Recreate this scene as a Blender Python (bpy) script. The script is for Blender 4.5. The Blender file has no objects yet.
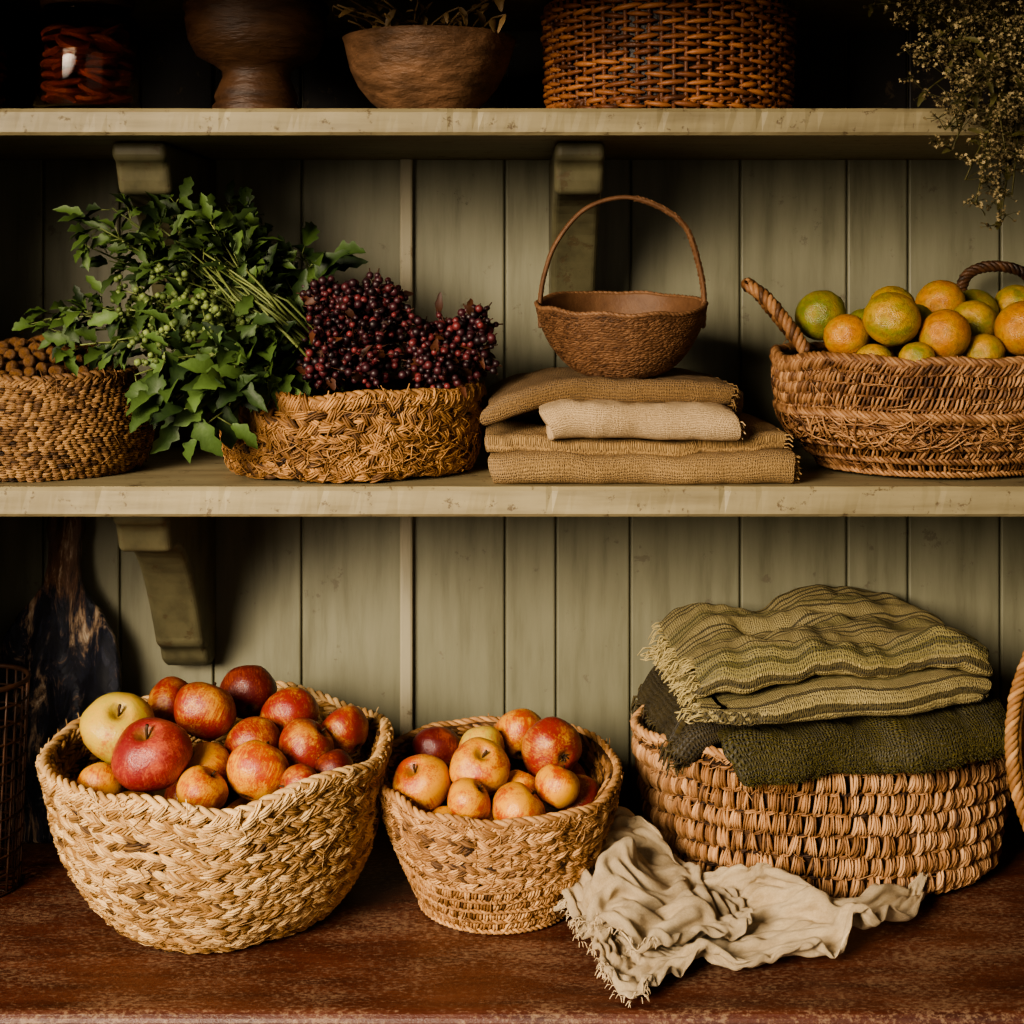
import bpy, bmesh, math, random, time
from mathutils import Vector, Matrix, noise, Euler
from math import sin, cos, pi, sqrt, tan, exp, atan2
T0=time.time()
random.seed(7)
R=random.random
def rr(a,b): return a+(b-a)*random.random()
C=bpy.context.scene.collection
def V(*a): return Vector(a)
CAMZ=.670
def pt(u,v,y):
    # image pixel coordinates projected out to a chosen depth y
    d=1.5+y
    return Vector(((u-512)/1500*d, y, CAMZ-(v-270)/1500*d))
def lin(h):
    h=h.lstrip('#'); o=[]
    for i in (0,2,4):
        c=int(h[i:i+2],16)/255
        o.append(c/12.92 if c<=.04045 else ((c+.055)/1.055)**2.4)
    return (*o,1)
# ---------------------------------------------------------------- materials
def newmat(name):
    m=bpy.data.materials.new(name); m.use_nodes=True
    nt=m.node_tree; b=nt.nodes['Principled BSDF']
    return m,nt,b
def ramp(nt,fac,stops):
    r=nt.nodes.new('ShaderNodeValToRGB'); e=r.color_ramp.elements
    while len(e)<len(stops): e.new(.5)
    for i,(p,c) in enumerate(stops):
        e[i].position=p; e[i].color=c if not isinstance(c,str) else lin(c)
    nt.links.new(fac,r.inputs[0]); return r.outputs[0]
BW=lambda a,b:[(a,(0,0,0,1)),(b,(1,1,1,1))]
def coords(nt,scale=(1,1,1),kind='Object',rnd=False):
    tc=nt.nodes.new('ShaderNodeTexCoord'); mp=nt.nodes.new('ShaderNodeMapping')
    mp.inputs['Scale'].default_value=scale
    nt.links.new(tc.outputs[kind],mp.inputs['Vector'])
    if rnd:
        oi=nt.nodes.new('ShaderNodeObjectInfo'); mu=nt.nodes.new('ShaderNodeMath'); mu.operation='MULTIPLY'; mu.inputs[1].default_value=37
        nt.links.new(oi.outputs['Random'],mu.inputs[0]); nt.links.new(mu.outputs[0],mp.inputs['Location'])
    return mp.outputs[0]
def tnoise(nt,vec,scale,detail=4,rough=.6,dist=0):
    n=nt.nodes.new('ShaderNodeTexNoise'); n.inputs['Scale'].default_value=scale; n.inputs['Detail'].default_value=detail
    n.inputs['Roughness'].default_value=rough; n.inputs['Distortion'].default_value=dist
    nt.links.new(vec,n.inputs['Vector']); return n.outputs[0]
def mathn(nt,op,a,b=None,clamp=False):
    n=nt.nodes.new('ShaderNodeMath'); n.operation=op; n.use_clamp=clamp
    for i,x in enumerate((a,b)):
        if x is None: continue
        if isinstance(x,(int,float)): n.inputs[i].default_value=x
        else: nt.links.new(x,n.inputs[i])
    return n.outputs[0]
def mixc(nt,fac,a,b,mode='MIX'):
    n=nt.nodes.new('ShaderNodeMix'); n.data_type='RGBA'; n.blend_type=mode
    for i,x in ((0,fac),(6,a),(7,b)):
        if isinstance(x,(int,float)): n.inputs[i].default_value=x
        elif isinstance(x,str): n.inputs[i].default_value=lin(x)
        elif isinstance(x,tuple): n.inputs[i].default_value=x
        else: nt.links.new(x,n.inputs[i])
    return n.outputs[2]
def bump(nt,b,h,strength=.5,dist=.002):
    n=nt.nodes.new('ShaderNodeBump'); n.inputs['Strength'].default_value=strength; n.inputs['Distance'].default_value=dist
    nt.links.new(h,n.inputs['Height']); nt.links.new(n.outputs[0],b.inputs['Normal'])
def m_straw(name,dark,mid,light,rough=.62,ns=45):
    m,nt,b=newmat(name)
    at=nt.nodes.new('ShaderNodeAttribute'); at.attribute_name='shade'
    v=coords(nt); n=tnoise(nt,v,ns,5); n2=tnoise(nt,v,9,2)
    f=mathn(nt,'ADD',mathn(nt,'MULTIPLY',mathn(nt,'SUBTRACT',n,.5),.9),at.outputs['Fac'])
    f=mathn(nt,'ADD',f,mathn(nt,'MULTIPLY',mathn(nt,'SUBTRACT',n2,.5),.6),True)
    nt.links.new(ramp(nt,f,[(0,dark),(.45,mid),(1,light)]),b.inputs['Base Color'])
    b.inputs['Roughness'].default_value=rough; b.inputs['Specular IOR Level'].default_value=.3
    bump(nt,b,tnoise(nt,v,420,3),.6,.001); return m
def m_simple(name,c1,c2,scale=20,rough=.6,bs=.3,bd=.001,stretch=(1,1,1),spec=.4,bscale=None,rnd=False):
    m,nt,b=newmat(name); v=coords(nt,stretch,rnd=rnd); n=tnoise(nt,v,scale,6)
    nt.links.new(ramp(nt,n,[(.3,c1),(.7,c2)]),b.inputs['Base Color']); b.inputs['Roughness'].default_value=rough
    b.inputs['Specular IOR Level'].default_value=spec
    bump(nt,b,tnoise(nt,v,bscale or scale*4,4),bs,bd); return m
def m_paint(name,base,light,dark,stretch=(6,6,1),wear='#5b4a33',wt=.60,wa=.6,ws=34):
    m,nt,b=newmat(name); v=coords(nt,stretch); v2=coords(nt)
    n=tnoise(nt,v,6,6,.6); n2=tnoise(nt,v2,3,3); n3=tnoise(nt,v2,ws,7,.75)
    c=ramp(nt,n,[(.2,dark),(.5,base),(.85,light)])
    c=mixc(nt,mathn(nt,'MULTIPLY',ramp(nt,n2,BW(.4,.75)),.5),c,dark)
    w=ramp(nt,n3,BW(wt,wt+.04))
    c=mixc(nt,mathn(nt,'MULTIPLY',w,wa),c,wear)
    nt.links.new(c,b.inputs['Base Color']); b.inputs['Roughness'].default_value=.55
    bump(nt,b,mathn(nt,'SUBTRACT',n,mathn(nt,'MULTIPLY',w,.4)),.35,.0014); return m
def m_counter():
    m,nt,b=newmat('counter_wood'); v=coords(nt,(1,7,7)); v2=coords(nt,(1,2.0,1))
    n=tnoise(nt,v,7,8,.65,.4); sp=tnoise(nt,v2,150,5,.8); sp2=tnoise(nt,v2,7,4)
    c=ramp(nt,n,[(.25,'#30160e'),(.5,'#4f281b'),(.75,'#663a29')])
    k=mathn(nt,'ADD',sp,mathn(nt,'MULTIPLY',mathn(nt,'SUBTRACT',sp2,.5),.5))
    s=ramp(nt,k,BW(.50,.62))
    c=mixc(nt,mathn(nt,'MULTIPLY',s,.5),c,'#a08468')
    nt.links.new(c,b.inputs['Base Color'])
    nt.links.new(ramp(nt,sp2,[(.3,(.3,)*3+(1,)),(.7,(.52,)*3+(1,))]),b.inputs['Roughness'])
    bump(nt,b,mathn(nt,'ADD',n,sp),.6,.0012); return m
def m_apple(name,base,base2,red,red2,amt):
    m,nt,b=newmat(name); v=coords(nt,(1,1,1),rnd=True); vs=coords(nt,(10,10,.7),rnd=True)
    lo=tnoise(nt,v,.9,2,.5); st=tnoise(nt,vs,1.8,7,.8); fr=tnoise(nt,v,18,3); mt=tnoise(nt,v,4,6,.75)
    basec=ramp(nt,tnoise(nt,v,2.2,4,.7),[(.35,base),(.65,base2)])
    redc=ramp(nt,mathn(nt,'ADD',mathn(nt,'MULTIPLY',st,.5),mathn(nt,'MULTIPLY',mt,.5)),[(.38,red2),(.62,red)])
    f=mathn(nt,'ADD',mathn(nt,'MULTIPLY',mathn(nt,'SUBTRACT',lo,.5),3.8),mathn(nt,'MULTIPLY',mathn(nt,'SUBTRACT',st,.5),4.4))
    f=mathn(nt,'ADD',f,mathn(nt,'MULTIPLY',mathn(nt,'SUBTRACT',mt,.5),3.2))
    f=mathn(nt,'ADD',f,.5+amt,True)
    c=mixc(nt,f,basec,redc)
    vo=nt.nodes.new('ShaderNodeTexVoronoi'); vo.inputs['Scale'].default_value=12; nt.links.new(v,vo.inputs['Vector'])
    d=ramp(nt,vo.outputs['Distance'],[(.06,(1,1,1,1)),(.16,(0,0,0,1))])
    c=mixc(nt,mathn(nt,'MULTIPLY',d,.4),c,'#d8a766')
    c=mixc(nt,mathn(nt,'MULTIPLY',ramp(nt,mt,BW(.57,.68)),.35),c,'#7a5128')
    sx=nt.nodes.new('ShaderNodeSeparateXYZ'); nt.links.new(coords(nt),sx.inputs[0])
    rad=mathn(nt,'SQRT',mathn(nt,'ADD',mathn(nt,'MULTIPLY',sx.outputs[0],sx.outputs[0]),mathn(nt,'MULTIPLY',sx.outputs[1],sx.outputs[1])))
    rad=mathn(nt,'ADD',rad,mathn(nt,'MULTIPLY',mathn(nt,'SUBTRACT',mt,.5),.5))
    c=mixc(nt,mathn(nt,'MULTIPLY',ramp(nt,rad,[(.12,(1,1,1,1)),(.34,(0,0,0,1))]),.75),c,'#7d6030')
    nt.links.new(c,b.inputs['Base Color'])
    nt.links.new(ramp(nt,mt,[(.35,(.28,)*3+(1,)),(.65,(.45,)*3+(1,))]),b.inputs['Roughness']); b.inputs['Specular IOR Level'].default_value=.48
    bump(nt,b,mathn(nt,'ADD',mt,fr),.16,.03); return m
def m_citrus(name,c1,c2,c3):
    m,nt,b=newmat(name); v=coords(nt,rnd=True)
    n=tnoise(nt,v,1.4,5,.6); f=tnoise(nt,v,6,6,.75)
    c=ramp(nt,n,[(.34,c1),(.5,c2),(.66,c3)])
    c=mixc(nt,mathn(nt,'MULTIPLY',ramp(nt,f,BW(.48,.60)),.5),c,'#75501f')
    nt.links.new(c,b.inputs['Base Color']); b.inputs['Roughness'].default_value=.38
    vo=nt.nodes.new('ShaderNodeTexVoronoi'); vo.inputs['Scale'].default_value=20; nt.links.new(v,vo.inputs['Vector'])
    bump(nt,b,mathn(nt,'ADD',vo.outputs['Distance'],mathn(nt,'MULTIPLY',f,1.5)),.25,.035); return m
def m_cloth(name,c1,c2,thread=900,stripes=None,rough=.9,bs=.6,bd=.0012,wv=.3,fz=420):
    m,nt,b=newmat(name); uv=coords(nt,kind='UV'); v=coords(nt)
    ws=[]
    for dr in 'XY':
        wx=nt.nodes.new('ShaderNodeTexWave'); wx.bands_direction=dr; wx.inputs['Scale'].default_value=thread/6.28; wx.inputs['Distortion'].default_value=5; wx.inputs['Detail'].default_value=3; wx.inputs['Detail Scale'].default_value=1.5
        nt.links.new(uv,wx.inputs['Vector']); ws.append(wx.outputs['Fac'])
    w=mathn(nt,'MULTIPLY',*ws)
    n=tnoise(nt,v,25,5); n2=tnoise(nt,uv,fz,4,.75)
    c=ramp(nt,mathn(nt,'ADD',mathn(nt,'MULTIPLY',n,.45),mathn(nt,'MULTIPLY',n2,.55)),[(.34,c1),(.64,c2)])
    c=mixc(nt,mathn(nt,'MULTIPLY',mathn(nt,'SUBTRACT',1,w),wv),c,c1)
    if stripes:
        sx=nt.nodes.new('ShaderNodeSeparateXYZ'); nt.links.new(uv,sx.inputs[0])
        q=mathn(nt,'ADD',sx.outputs['Y'],mathn(nt,'MULTIPLY',n,.004))
        s=mathn(nt,'PINGPONG',mathn(nt,'MULTIPLY',q,1/stripes[1]),.5)
        s=mathn(nt,'GREATER_THAN',s,.32)
        g=mathn(nt,'PINGPONG',mathn(nt,'MULTIPLY',q,1/(stripes[1]*5.3)),.5)
        g=mathn(nt,'GREATER_THAN',g,.18)
        s=mathn(nt,'MULTIPLY',mathn(nt,'MULTIPLY',s,g),mathn(nt,'ADD',mathn(nt,'MULTIPLY',n2,1.0),.3,True))
        c=mixc(nt,s,c,stripes[0])
        h=mathn(nt,'PINGPONG',mathn(nt,'MULTIPLY',q,1/(stripes[1]*8.1)),.5)
        c=mixc(nt,mathn(nt,'MULTIPLY',mathn(nt,'GREATER_THAN',h,.36),.45),c,stripes[2])
    nt.links.new(c,b.inputs['Base Color']); b.inputs['Roughness'].default_value=rough
    b.inputs['Specular IOR Level'].default_value=.15; b.inputs['Sheen Weight'].default_value=.08
    bump(nt,b,mathn(nt,'ADD',w,mathn(nt,'MULTIPLY',n2,1.5)),bs,bd); return m
def m_leaf(name,c1,c2,rough=.55):
    m,nt,b=newmat(name); at=nt.nodes.new('ShaderNodeAttribute'); at.attribute_name='shade'
    v=coords(nt); n=tnoise(nt,v,60,3)
    f=mathn(nt,'ADD',at.outputs['Fac'],mathn(nt,'MULTIPLY',mathn(nt,'SUBTRACT',n,.5),.6),True)
    nt.links.new(ramp(nt,f,[(0,c1),(1,c2)]),b.inputs['Base Color']); b.inputs['Roughness'].default_value=rough
    b.inputs['Specular IOR Level'].default_value=.3
    bump(nt,b,tnoise(nt,v,250,2),.4,.001); return m
# ---------------------------------------------------------------- mesh builder
class MB:
    def __init__(s): s.v=[];s.f=[];s.s=[]
    def add(s,vs,fs,shade=.5):
        o=len(s.v); s.v.extend(vs); s.f.extend([tuple([i+o for i in f]) for f in fs]); s.s.extend([shade]*len(vs))
    def obj(s,name,mat,parent=None,loc=None,smooth=True):
        me=bpy.data.meshes.new(name); me.from_pydata([tuple(v) for v in s.v],[],s.f); me.update()
        a=me.attributes.new('shade','FLOAT','POINT'); a.data.foreach_set('value',s.s)
        if smooth: me.polygons.foreach_set('use_smooth',[True]*len(me.polygons))
        me.materials.append(mat); o=bpy.data.objects.new(name,me); C.objects.link(o)
        if parent: o.parent=parent
        if loc is not None: o.location=loc
        return o
def empty(name,loc):
    o=bpy.data.objects.new(name,None); o.empty_display_size=.02; o.location=loc; C.objects.link(o); return o
def top(o,label,cat,group=None,kind=None):
    o['label']=label; o['category']=cat
    if group: o['group']=group
    if kind: o['kind']=kind
    return o
def tube(mb,pts,r,sides=5,shade=.5,r2=None,ref=None,closed=False,flat=1):
    n=len(pts); vs=[];fs=[]
    ref=ref or V(0.13,.31,.94)
    cs=[(cos(2*pi*k/sides),sin(2*pi*k/sides)) for k in range(sides)]
    for i,p in enumerate(pts):
        a=pts[(i-1)%n] if (closed or i>0) else p; b=pts[(i+1)%n] if (closed or i<n-1) else p
        T=(b-a)
        if T.length<1e-9: T=V(0,0,1)
        T.normalize(); N=ref-T*ref.dot(T)
        if N.length<1e-3: N=V(1,0,0)-T*T.x
        N.normalize(); B=T.cross(N)
        rad=r if r2 is None else r+(r2-r)*i/(n-1)
        for c,s in cs: vs.append(p+N*(c*rad*flat)+B*(s*rad))
    m=n if closed else n-1
    for i in range(m):
        j=(i+1)%n
        for k in range(sides):
            l=(k+1)%sides; fs.append((i*sides+k,i*sides+l,j*sides+l,j*sides+k))
    if not closed:
        fs.append(tuple(range(sides))[::-1]); fs.append(tuple((n-1)*sides+k for k in range(sides)))
    mb.add(vs,fs,shade)
def rope(mb,pts,Rr,r,strands=3,pitch=.03,closed=False,ref=None,shade=(.4,.8),flat=1,dens=.003):
    q=list(pts)+([pts[0]] if closed else []); L=[0]
    for i in range(1,len(q)): L.append(L[-1]+(q[i]-q[i-1]).length)
    tot=L[-1]; n=max(8,int(tot/dens)); res=[];j=0
    for i in range(n if closed else n+1):
        s=tot*i/n
        while j<len(L)-2 and L[j+1]<s: j+=1
        f=(s-L[j])/max(1e-9,L[j+1]-L[j]); res.append(q[j].lerp(q[j+1],f))
    turns=tot/pitch
    if closed: turns=round(turns)
    ref=ref or V(0,0,1)
    for s in range(strands):
        P=[]; m=len(res)
        for i,p in enumerate(res):
            a=res[(i-1)%m] if (closed or i>0) else p; b=res[(i+1)%m] if (closed or i<m-1) else p
            T=(b-a).normalized(); N=(ref-T*ref.dot(T))
            if N.length<1e-3: N=V(1,0,0)
            N.normalize(); B=T.cross(N); ph=2*pi*(turns*i/n+s/strands)
            w=1+.3*noise.noise(p*60+V(s*5,0,0))
            P.append(p+(N*cos(ph)*flat+B*sin(ph))*Rr*w)
        tube(mb,P,r,6,rr(*shade),closed=closed,ref=ref)
ST_A=[(cos(pi/3*a),sin(pi/3*a)) for a in range(6)]
ST_P=[(-.5,.35,-.9),(-.3,.85,.1),(0,1,.55),(.3,.85,.1),(.5,.35,-.9)]
ST_F=[(i*6+k,i*6+(k+1)%6,(i+1)*6+(k+1)%6,(i+1)*6+k) for i in range(4) for k in range(6)]
def stitch(mb,c,d,n,L,W,T,shade,lift=0):
    w=n.cross(d); vs=[]
    for s,k,h in ST_P:
        o=c+d*(s*L)+n*(h*T*.5+lift); a=w*(W*.5*k); b=n*(T*.5*(.6+.4*k))
        for ca,sa in ST_A: vs.append(o+a*ca+b*sa)
    mb.add(vs,ST_F,shade)
def lathe(mb,prof,seg=48,shade=.5,wob=0):
    vs=[];fs=[]
    for i,(r,z) in enumerate(prof):
        for k in range(seg):
            t=2*pi*k/seg; w=1+wob*noise.noise(V(cos(t)*1.5,sin(t)*1.5,z*20)); vs.append(V(r*cos(t)*w,r*sin(t)*w,z))
    for i in range(len(prof)-1):
        for k in range(seg):
            l=(k+1)%seg; fs.append((i*seg+k,i*seg+l,(i+1)*seg+l,(i+1)*seg+k))
    mb.add(vs,fs,shade)
def box(mb,x0,x1,y0,y1,z0,z1,shade=.5):
    vs=[V(x,y,z) for x in (x0,x1) for y in (y0,y1) for z in (z0,z1)]
    mb.add(vs,[(0,1,3,2),(4,6,7,5),(0,4,5,1),(2,3,7,6),(0,2,6,4),(1,5,7,3)],shade)
def bevel(o,w,seg=3):
    m=o.modifiers.new('bevel','BEVEL'); m.width=w; m.segments=seg; m.limit_method='ANGLE'; return o
def clean(me,d=1e-5):
    bm=bmesh.new(); bm.from_mesh(me); bmesh.ops.remove_doubles(bm,verts=bm.verts,dist=d); bmesh.ops.recalc_face_normals(bm,faces=bm.faces); bm.to_mesh(me); bm.free()
# ---------------------------------------------------------------- materials instances
M_wall=m_paint('wall_paint','#76755f','#86846d','#5a5843',(9,9,1),'#54493a',.62,.5)
M_wallshade=m_paint('wall_paint_shaded','#1d1711','#251d15','#130f0a',(9,9,1))  # wall paint darkened to carry the shade above the top shelf
M_shelf=m_paint('shelf_paint','#8c8161','#a19570','#6b6045',(1,9,9),'#4c3b27',.59,.75,50)
M_brk=m_paint('bracket_paint','#5b573f','#6d694e','#3b3828',(5,5,2),'#4b3d29',.57,.6)
M_trim=m_paint('trim_paint','#99927a','#a8a188','#7a735b',(9,9,1))
M_counter=m_counter()
S_apple=m_straw('straw_golden','#3b2613','#a07745','#d9b681')
S_small=m_straw('straw_warm','#331f10','#91673d','#cb9f6c')
S_big=m_straw('straw_tan','#301e11','#926841','#c69b6e')
S_herb=m_straw('straw_brown','#2a190c','#7d5832','#b58855')
S_nut=m_straw('seagrass_brown','#201308','#674a2d','#98744a')
S_orng=m_straw('willow_brown','#1c100a','#6f4c30','#b0855b',.5)
S_wick=m_straw('wicker_red_brown','#160a05','#6b4027','#9f683e',.45)
S_bowl=m_straw('coiled_brown','#2f1d10','#5c402a','#7b5a3e',.55,60)
# ---------------------------------------------------------------- setting
def structure(o): o['kind']='structure'; return o
seams=[-.66,-.575,-.481,-.366,-.258,-.130,-.0086,.054,.145,.280,.411,.486,.599,.70,.80,.95]
mb=MB()
for a,b in zip(seams[:-1],seams[1:]): box(mb,a+.0011,b-.0011,.34,.36,-.05,.832)
mb2=len(mb.f)
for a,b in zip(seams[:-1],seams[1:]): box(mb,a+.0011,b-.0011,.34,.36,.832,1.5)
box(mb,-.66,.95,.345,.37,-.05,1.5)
w=structure(mb.obj('wall_back',M_wall,smooth=False)); w.data.materials.append(M_wallshade)
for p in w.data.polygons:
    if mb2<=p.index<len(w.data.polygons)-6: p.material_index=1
bevel(w,.0022,2)
mb=MB(); box(mb,-.137,-.121,.330,.3398,0.001,.832); t=structure(mb.obj('trim_1',M_trim,smooth=False)); bevel(t,.003,2)
mb=MB(); box(mb,-.69,-.66,-.07,.37,-.05,1.5); structure(mb.obj('shade_panel_left',M_wallshade,smooth=False))  # unseen side panel, added to keep the key light off the far left
mb=MB(); box(mb,.95,.98,-.03,.37,-.05,1.5); structure(mb.obj('wall_right',M_wall,smooth=False))
def shelf(z0,z1,y0,brx,label):
    root=empty('wall_shelf',(.145,.34,z0)); o=V(.145,.34,z0)
    mb=MB()
    n=260; xa0,xb0=-.658-o.x,.948-o.x; h=z1-z0; vs=[];fs=[]
    for i in range(n+1):
        x=xa0+(xb0-xa0)*i/n; q=.0012*noise.noise(V(x*14,z0*9,0))+.0010*noise.noise(V(x*60,z0*9,4)); q2=.0014*noise.noise(V(x*25,z0*9,8))+.0014*max(0,noise.noise(V(x*80,z0*9,3))-.2)*3
        prof=[(y0-o.y+.003,0),(y0-o.y+q,.003),(y0-o.y+q2,h-.004),(y0-o.y+.0035+q2*1.5,h),(-.001,h),(-.001,0)]
        vs+=[V(x,a,b) for a,b in prof]
    for i in range(n):
        for k in range(6):
            l=(k+1)%6; fs.append((i*6+k,(i+1)*6+k,(i+1)*6+l,i*6+l))
    fs+= [tuple(range(6)),tuple(n*6+k for k in range(6))[::-1]]
    mb.add(vs,fs); b=mb.obj('board',M_shelf,root,smooth=False); clean(b.data)
    for (xa,xb,hh) in brx:
        P=[(.3395,z0-.23*hh),(.3395,z0-.0005),(.07,z0-.0005),(.07,z0-.018),(.085,z0-.024),(.092,z0-.04)]
        for i in range(13):
            s=i/12; P.append((.10+.16*s,z0-.055-.13*hh*(s**1.7)+.012*sin(s*pi)))
        P+=[(.265,z0-.195*hh),(.285,z0-.205*hh),(.295,z0-.222*hh),(.31,z0-.23*hh)]
        mb=MB(); k=len(P)
        vs=[V(xa-o.x,p[0]-o.y,p[1]-o.z) for p in P]+[V(xb-o.x,p[0]-o.y,p[1]-o.z) for p in P]
        fs=[tuple(range(k)),tuple(range(2*k-1,k-1,-1))]+[(i,(i+1)%k,(i+1)%k+k,i+k)[::-1] for i in range(k)]
        mb.add(vs,fs); q=mb.obj('bracket',M_brk,root,smooth=False); bevel(q,.007,4); clean(q.data)
    return top(root,label,'shelf')
shelf(.423,.453,0,[(-.420,-.362,1)],'sage-cream painted wooden shelf on a corbel holding baskets and linens')
shelf(.805,.832,0,[(-.420,-.362,1),(.045,.098,1)],'worn cream painted wooden shelf on corbels holding pottery and wicker')
shelf(.963,.988,-.20,[],'unseen board added above the pottery to shade the top shelf')  # out-of-view board, added so its shadow dims the pottery
mb=MB(); box(mb,-.658,.948,-.150,.339,-.045,0); ct=mb.obj('countertop',M_counter,smooth=False); bevel(ct,.012,5)
top(ct,'dark red-brown worn wooden countertop with scuffed speckles','countertop')
# ---------------------------------------------------------------- basket engine
class Bk:
    def __init__(s,rx,ry,h,prof,irr=.015,tilt=0,rimn=.004,seed=0):
        s.rx,s.ry,s.h,s.prof,s.irr,s.tilt,s.rimn,s.seed=rx,ry,h,prof,irr,tilt,rimn,seed
        N=200; P=[s.S(0,i/N) for i in range(N+1)]; s.L=[0]
        for i in range(N): s.L.append(s.L[-1]+(P[i+1]-P[i]).length)
        s.tot=s.L[-1]
    def interp(s,t):
        p=s.prof; t=max(0,min(1,t))
        x=t*(len(p)-1); i=min(int(x),len(p)-2); f=x-i
        g=lambda k:p[max(0,min(len(p)-1,k))]
        a,b,c,d=g(i-1),g(i),g(i+1),g(i+2); o=[]
        for k in (0,1):
            o.append(.5*(2*b[k]+(c[k]-a[k])*f+(2*a[k]-5*b[k]+4*c[k]-d[k])*f*f+(3*b[k]-a[k]-3*c[k]+d[k])*f**3))
        return o
    def S(s,th,t):
        rf,zf=s.interp(t); c,sn=cos(th),sin(th)
        k=1+s.irr*noise.noise(V(c*1.4+s.seed,sn*1.4,t*1.6))*2
        z=s.h*zf+t*s.tilt*sn+t*t*s.rimn*noise.noise(V(c*2.2,sn*2.2,s.seed+9))*2
        return V(s.rx*rf*k*c,s.ry*rf*k*sn,z)
    def tl(s,l):
        l=max(0,min(s.tot,l)); lo,hi=0,200
        while hi-lo>1:
            m=(lo+hi)//2
            if s.L[m]<=l: lo=m
            else: hi=m
        return (lo+(l-s.L[lo])/max(1e-9,s.L[lo+1]-s.L[lo]))/200
    def fr(s,th,t):
        e=.01; t1=min(t,.99)
        u=(s.S(th+e,t1)-s.S(th-e,t1)).normalized(); v=(s.S(th,min(1,t1+e))-s.S(th,max(0,t1-e))).normalized()
        n=u.cross(v).normalized(); return s.S(th,t),u,v,n
    def shell(s,mb,off=.003,th=.006,shade=.12,nt=20,seg=64):
        vs=[];fs=[]; rings=[]
        for i in range(nt+1): rings.append((i/nt,off))
        for i in range(nt,-1,-1): rings.append((max(.03,i/nt),off+th))
        for (t,o) in rings:
            for k in range(seg):
                p,u,v,n=s.fr(2*pi*k/seg,t); q=p-n*o
                if q.z<.0015: q.z=.0015+ (0 if o==off else .004)
                vs.append(q)
        m=len(rings)
        for i in range(m-1):
            for k in range(seg):
                l=(k+1)%seg; fs.append((i*seg+k,i*seg+l,(i+1)*seg+l,(i+1)*seg+k))
        fs.append(tuple(range(seg))[::-1]); fs.append(tuple((m-1)*seg+k for k in range(seg)))
        mb.add(vs,fs,shade)
    def row(s,mb,l,L,W,T,al,sp,off=0,jit=.1,sh=(.3,.9),inward=False,ja=.08,lift=0,bund=1):
        t=s.tl(l); rf=s.interp(t)[0]; circ=2*pi*sqrt((s.rx**2+s.ry**2)/2)*rf
        n=max(8,int(circ/sp)); rowsh=rr(-.12,.12)
        for k in range(n):
            th=2*pi*(k+off+rr(-jit,jit))/n
            p,u,v,nn=s.fr(th,s.tl(l+rr(-jit,jit)*W*.8)); a=al+rr(-ja,ja); d=u*cos(a)+v*sin(a)
            lf=lift+rr(-.15,.25)*T
            if inward: nn=-nn; p=p+nn*.009
            lo=T*.6+abs(d.z)*L*.5
            if p.z<lo: p.z=lo
            if bund==1: stitch(mb,p,d,nn,L*rr(.85,1.15),W*rr(.85,1.1),T,rr(*sh)+rowsh,lf)
            else:
                w=nn.cross(d); s0=rr(*sh)+rowsh
                for q in range(bund):
                    o=(q-(bund-1)/2)/bund*W*.95; a2=rr(-.12,.12); d2=(d*cos(a2)+w*sin(a2))
                    mid=1-abs(q-(bund-1)/2)/bund*.9
                    stitch(mb,p+w*o+d*rr(-.08,.08)*L,d2,nn,L*rr(.85,1.2),W/bund*rr(.95,1.35),T*(.45+.45*mid),s0+rr(-.22,.22),lf)
    def path(s,l,off=0,seg=140,dz=0):
        t=s.tl(l); o=[]
        for k in range(seg):
            p,u,v,n=s.fr(2*pi*k/seg,t); o.append(p+n*off+V(0,0,dz))
        return o
    def fly(s,mb,n,l0,l1,L=(.02,.05),r=.0012,sh=(.4,1),lift=.004):
        for _ in range(n):
            th=rr(0,2*pi); l=rr(l0,l1); p,u,v,nn=s.fr(th,s.tl(l)); a=rr(0,2*pi); d=u*cos(a)+v*sin(a)*.8; Ln=rr(*L)
            c=rr(-.3,.3); P=[]
            for i in range(6):
                f=i/5-.5
                q=p+d*(f*Ln)+(v*cos(a)-u*sin(a))*(c*Ln*(f*f))+nn*(lift*(1.2-3*f*f)+ (abs(f)**3)*rr(0,.03))
                q.z=max(q.z,.002); P.append(q)
            tube(mb,P,r,4,rr(*sh),r2=r*.5)
def smooth_path(P,n=8):
    o=[]
    for i in range(len(P)-1):
        a=P[max(0,i-1)];b=P[i];c=P[i+1];d=P[min(len(P)-1,i+2)]
        for k in range(n):
            f=k/n; o.append(.5*((2*b)+(c-a)*f+(2*a-5*b+4*c-d)*f*f+(3*b-a-3*c+d)*f**3))
    o.append(P[-1]); return o
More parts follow.
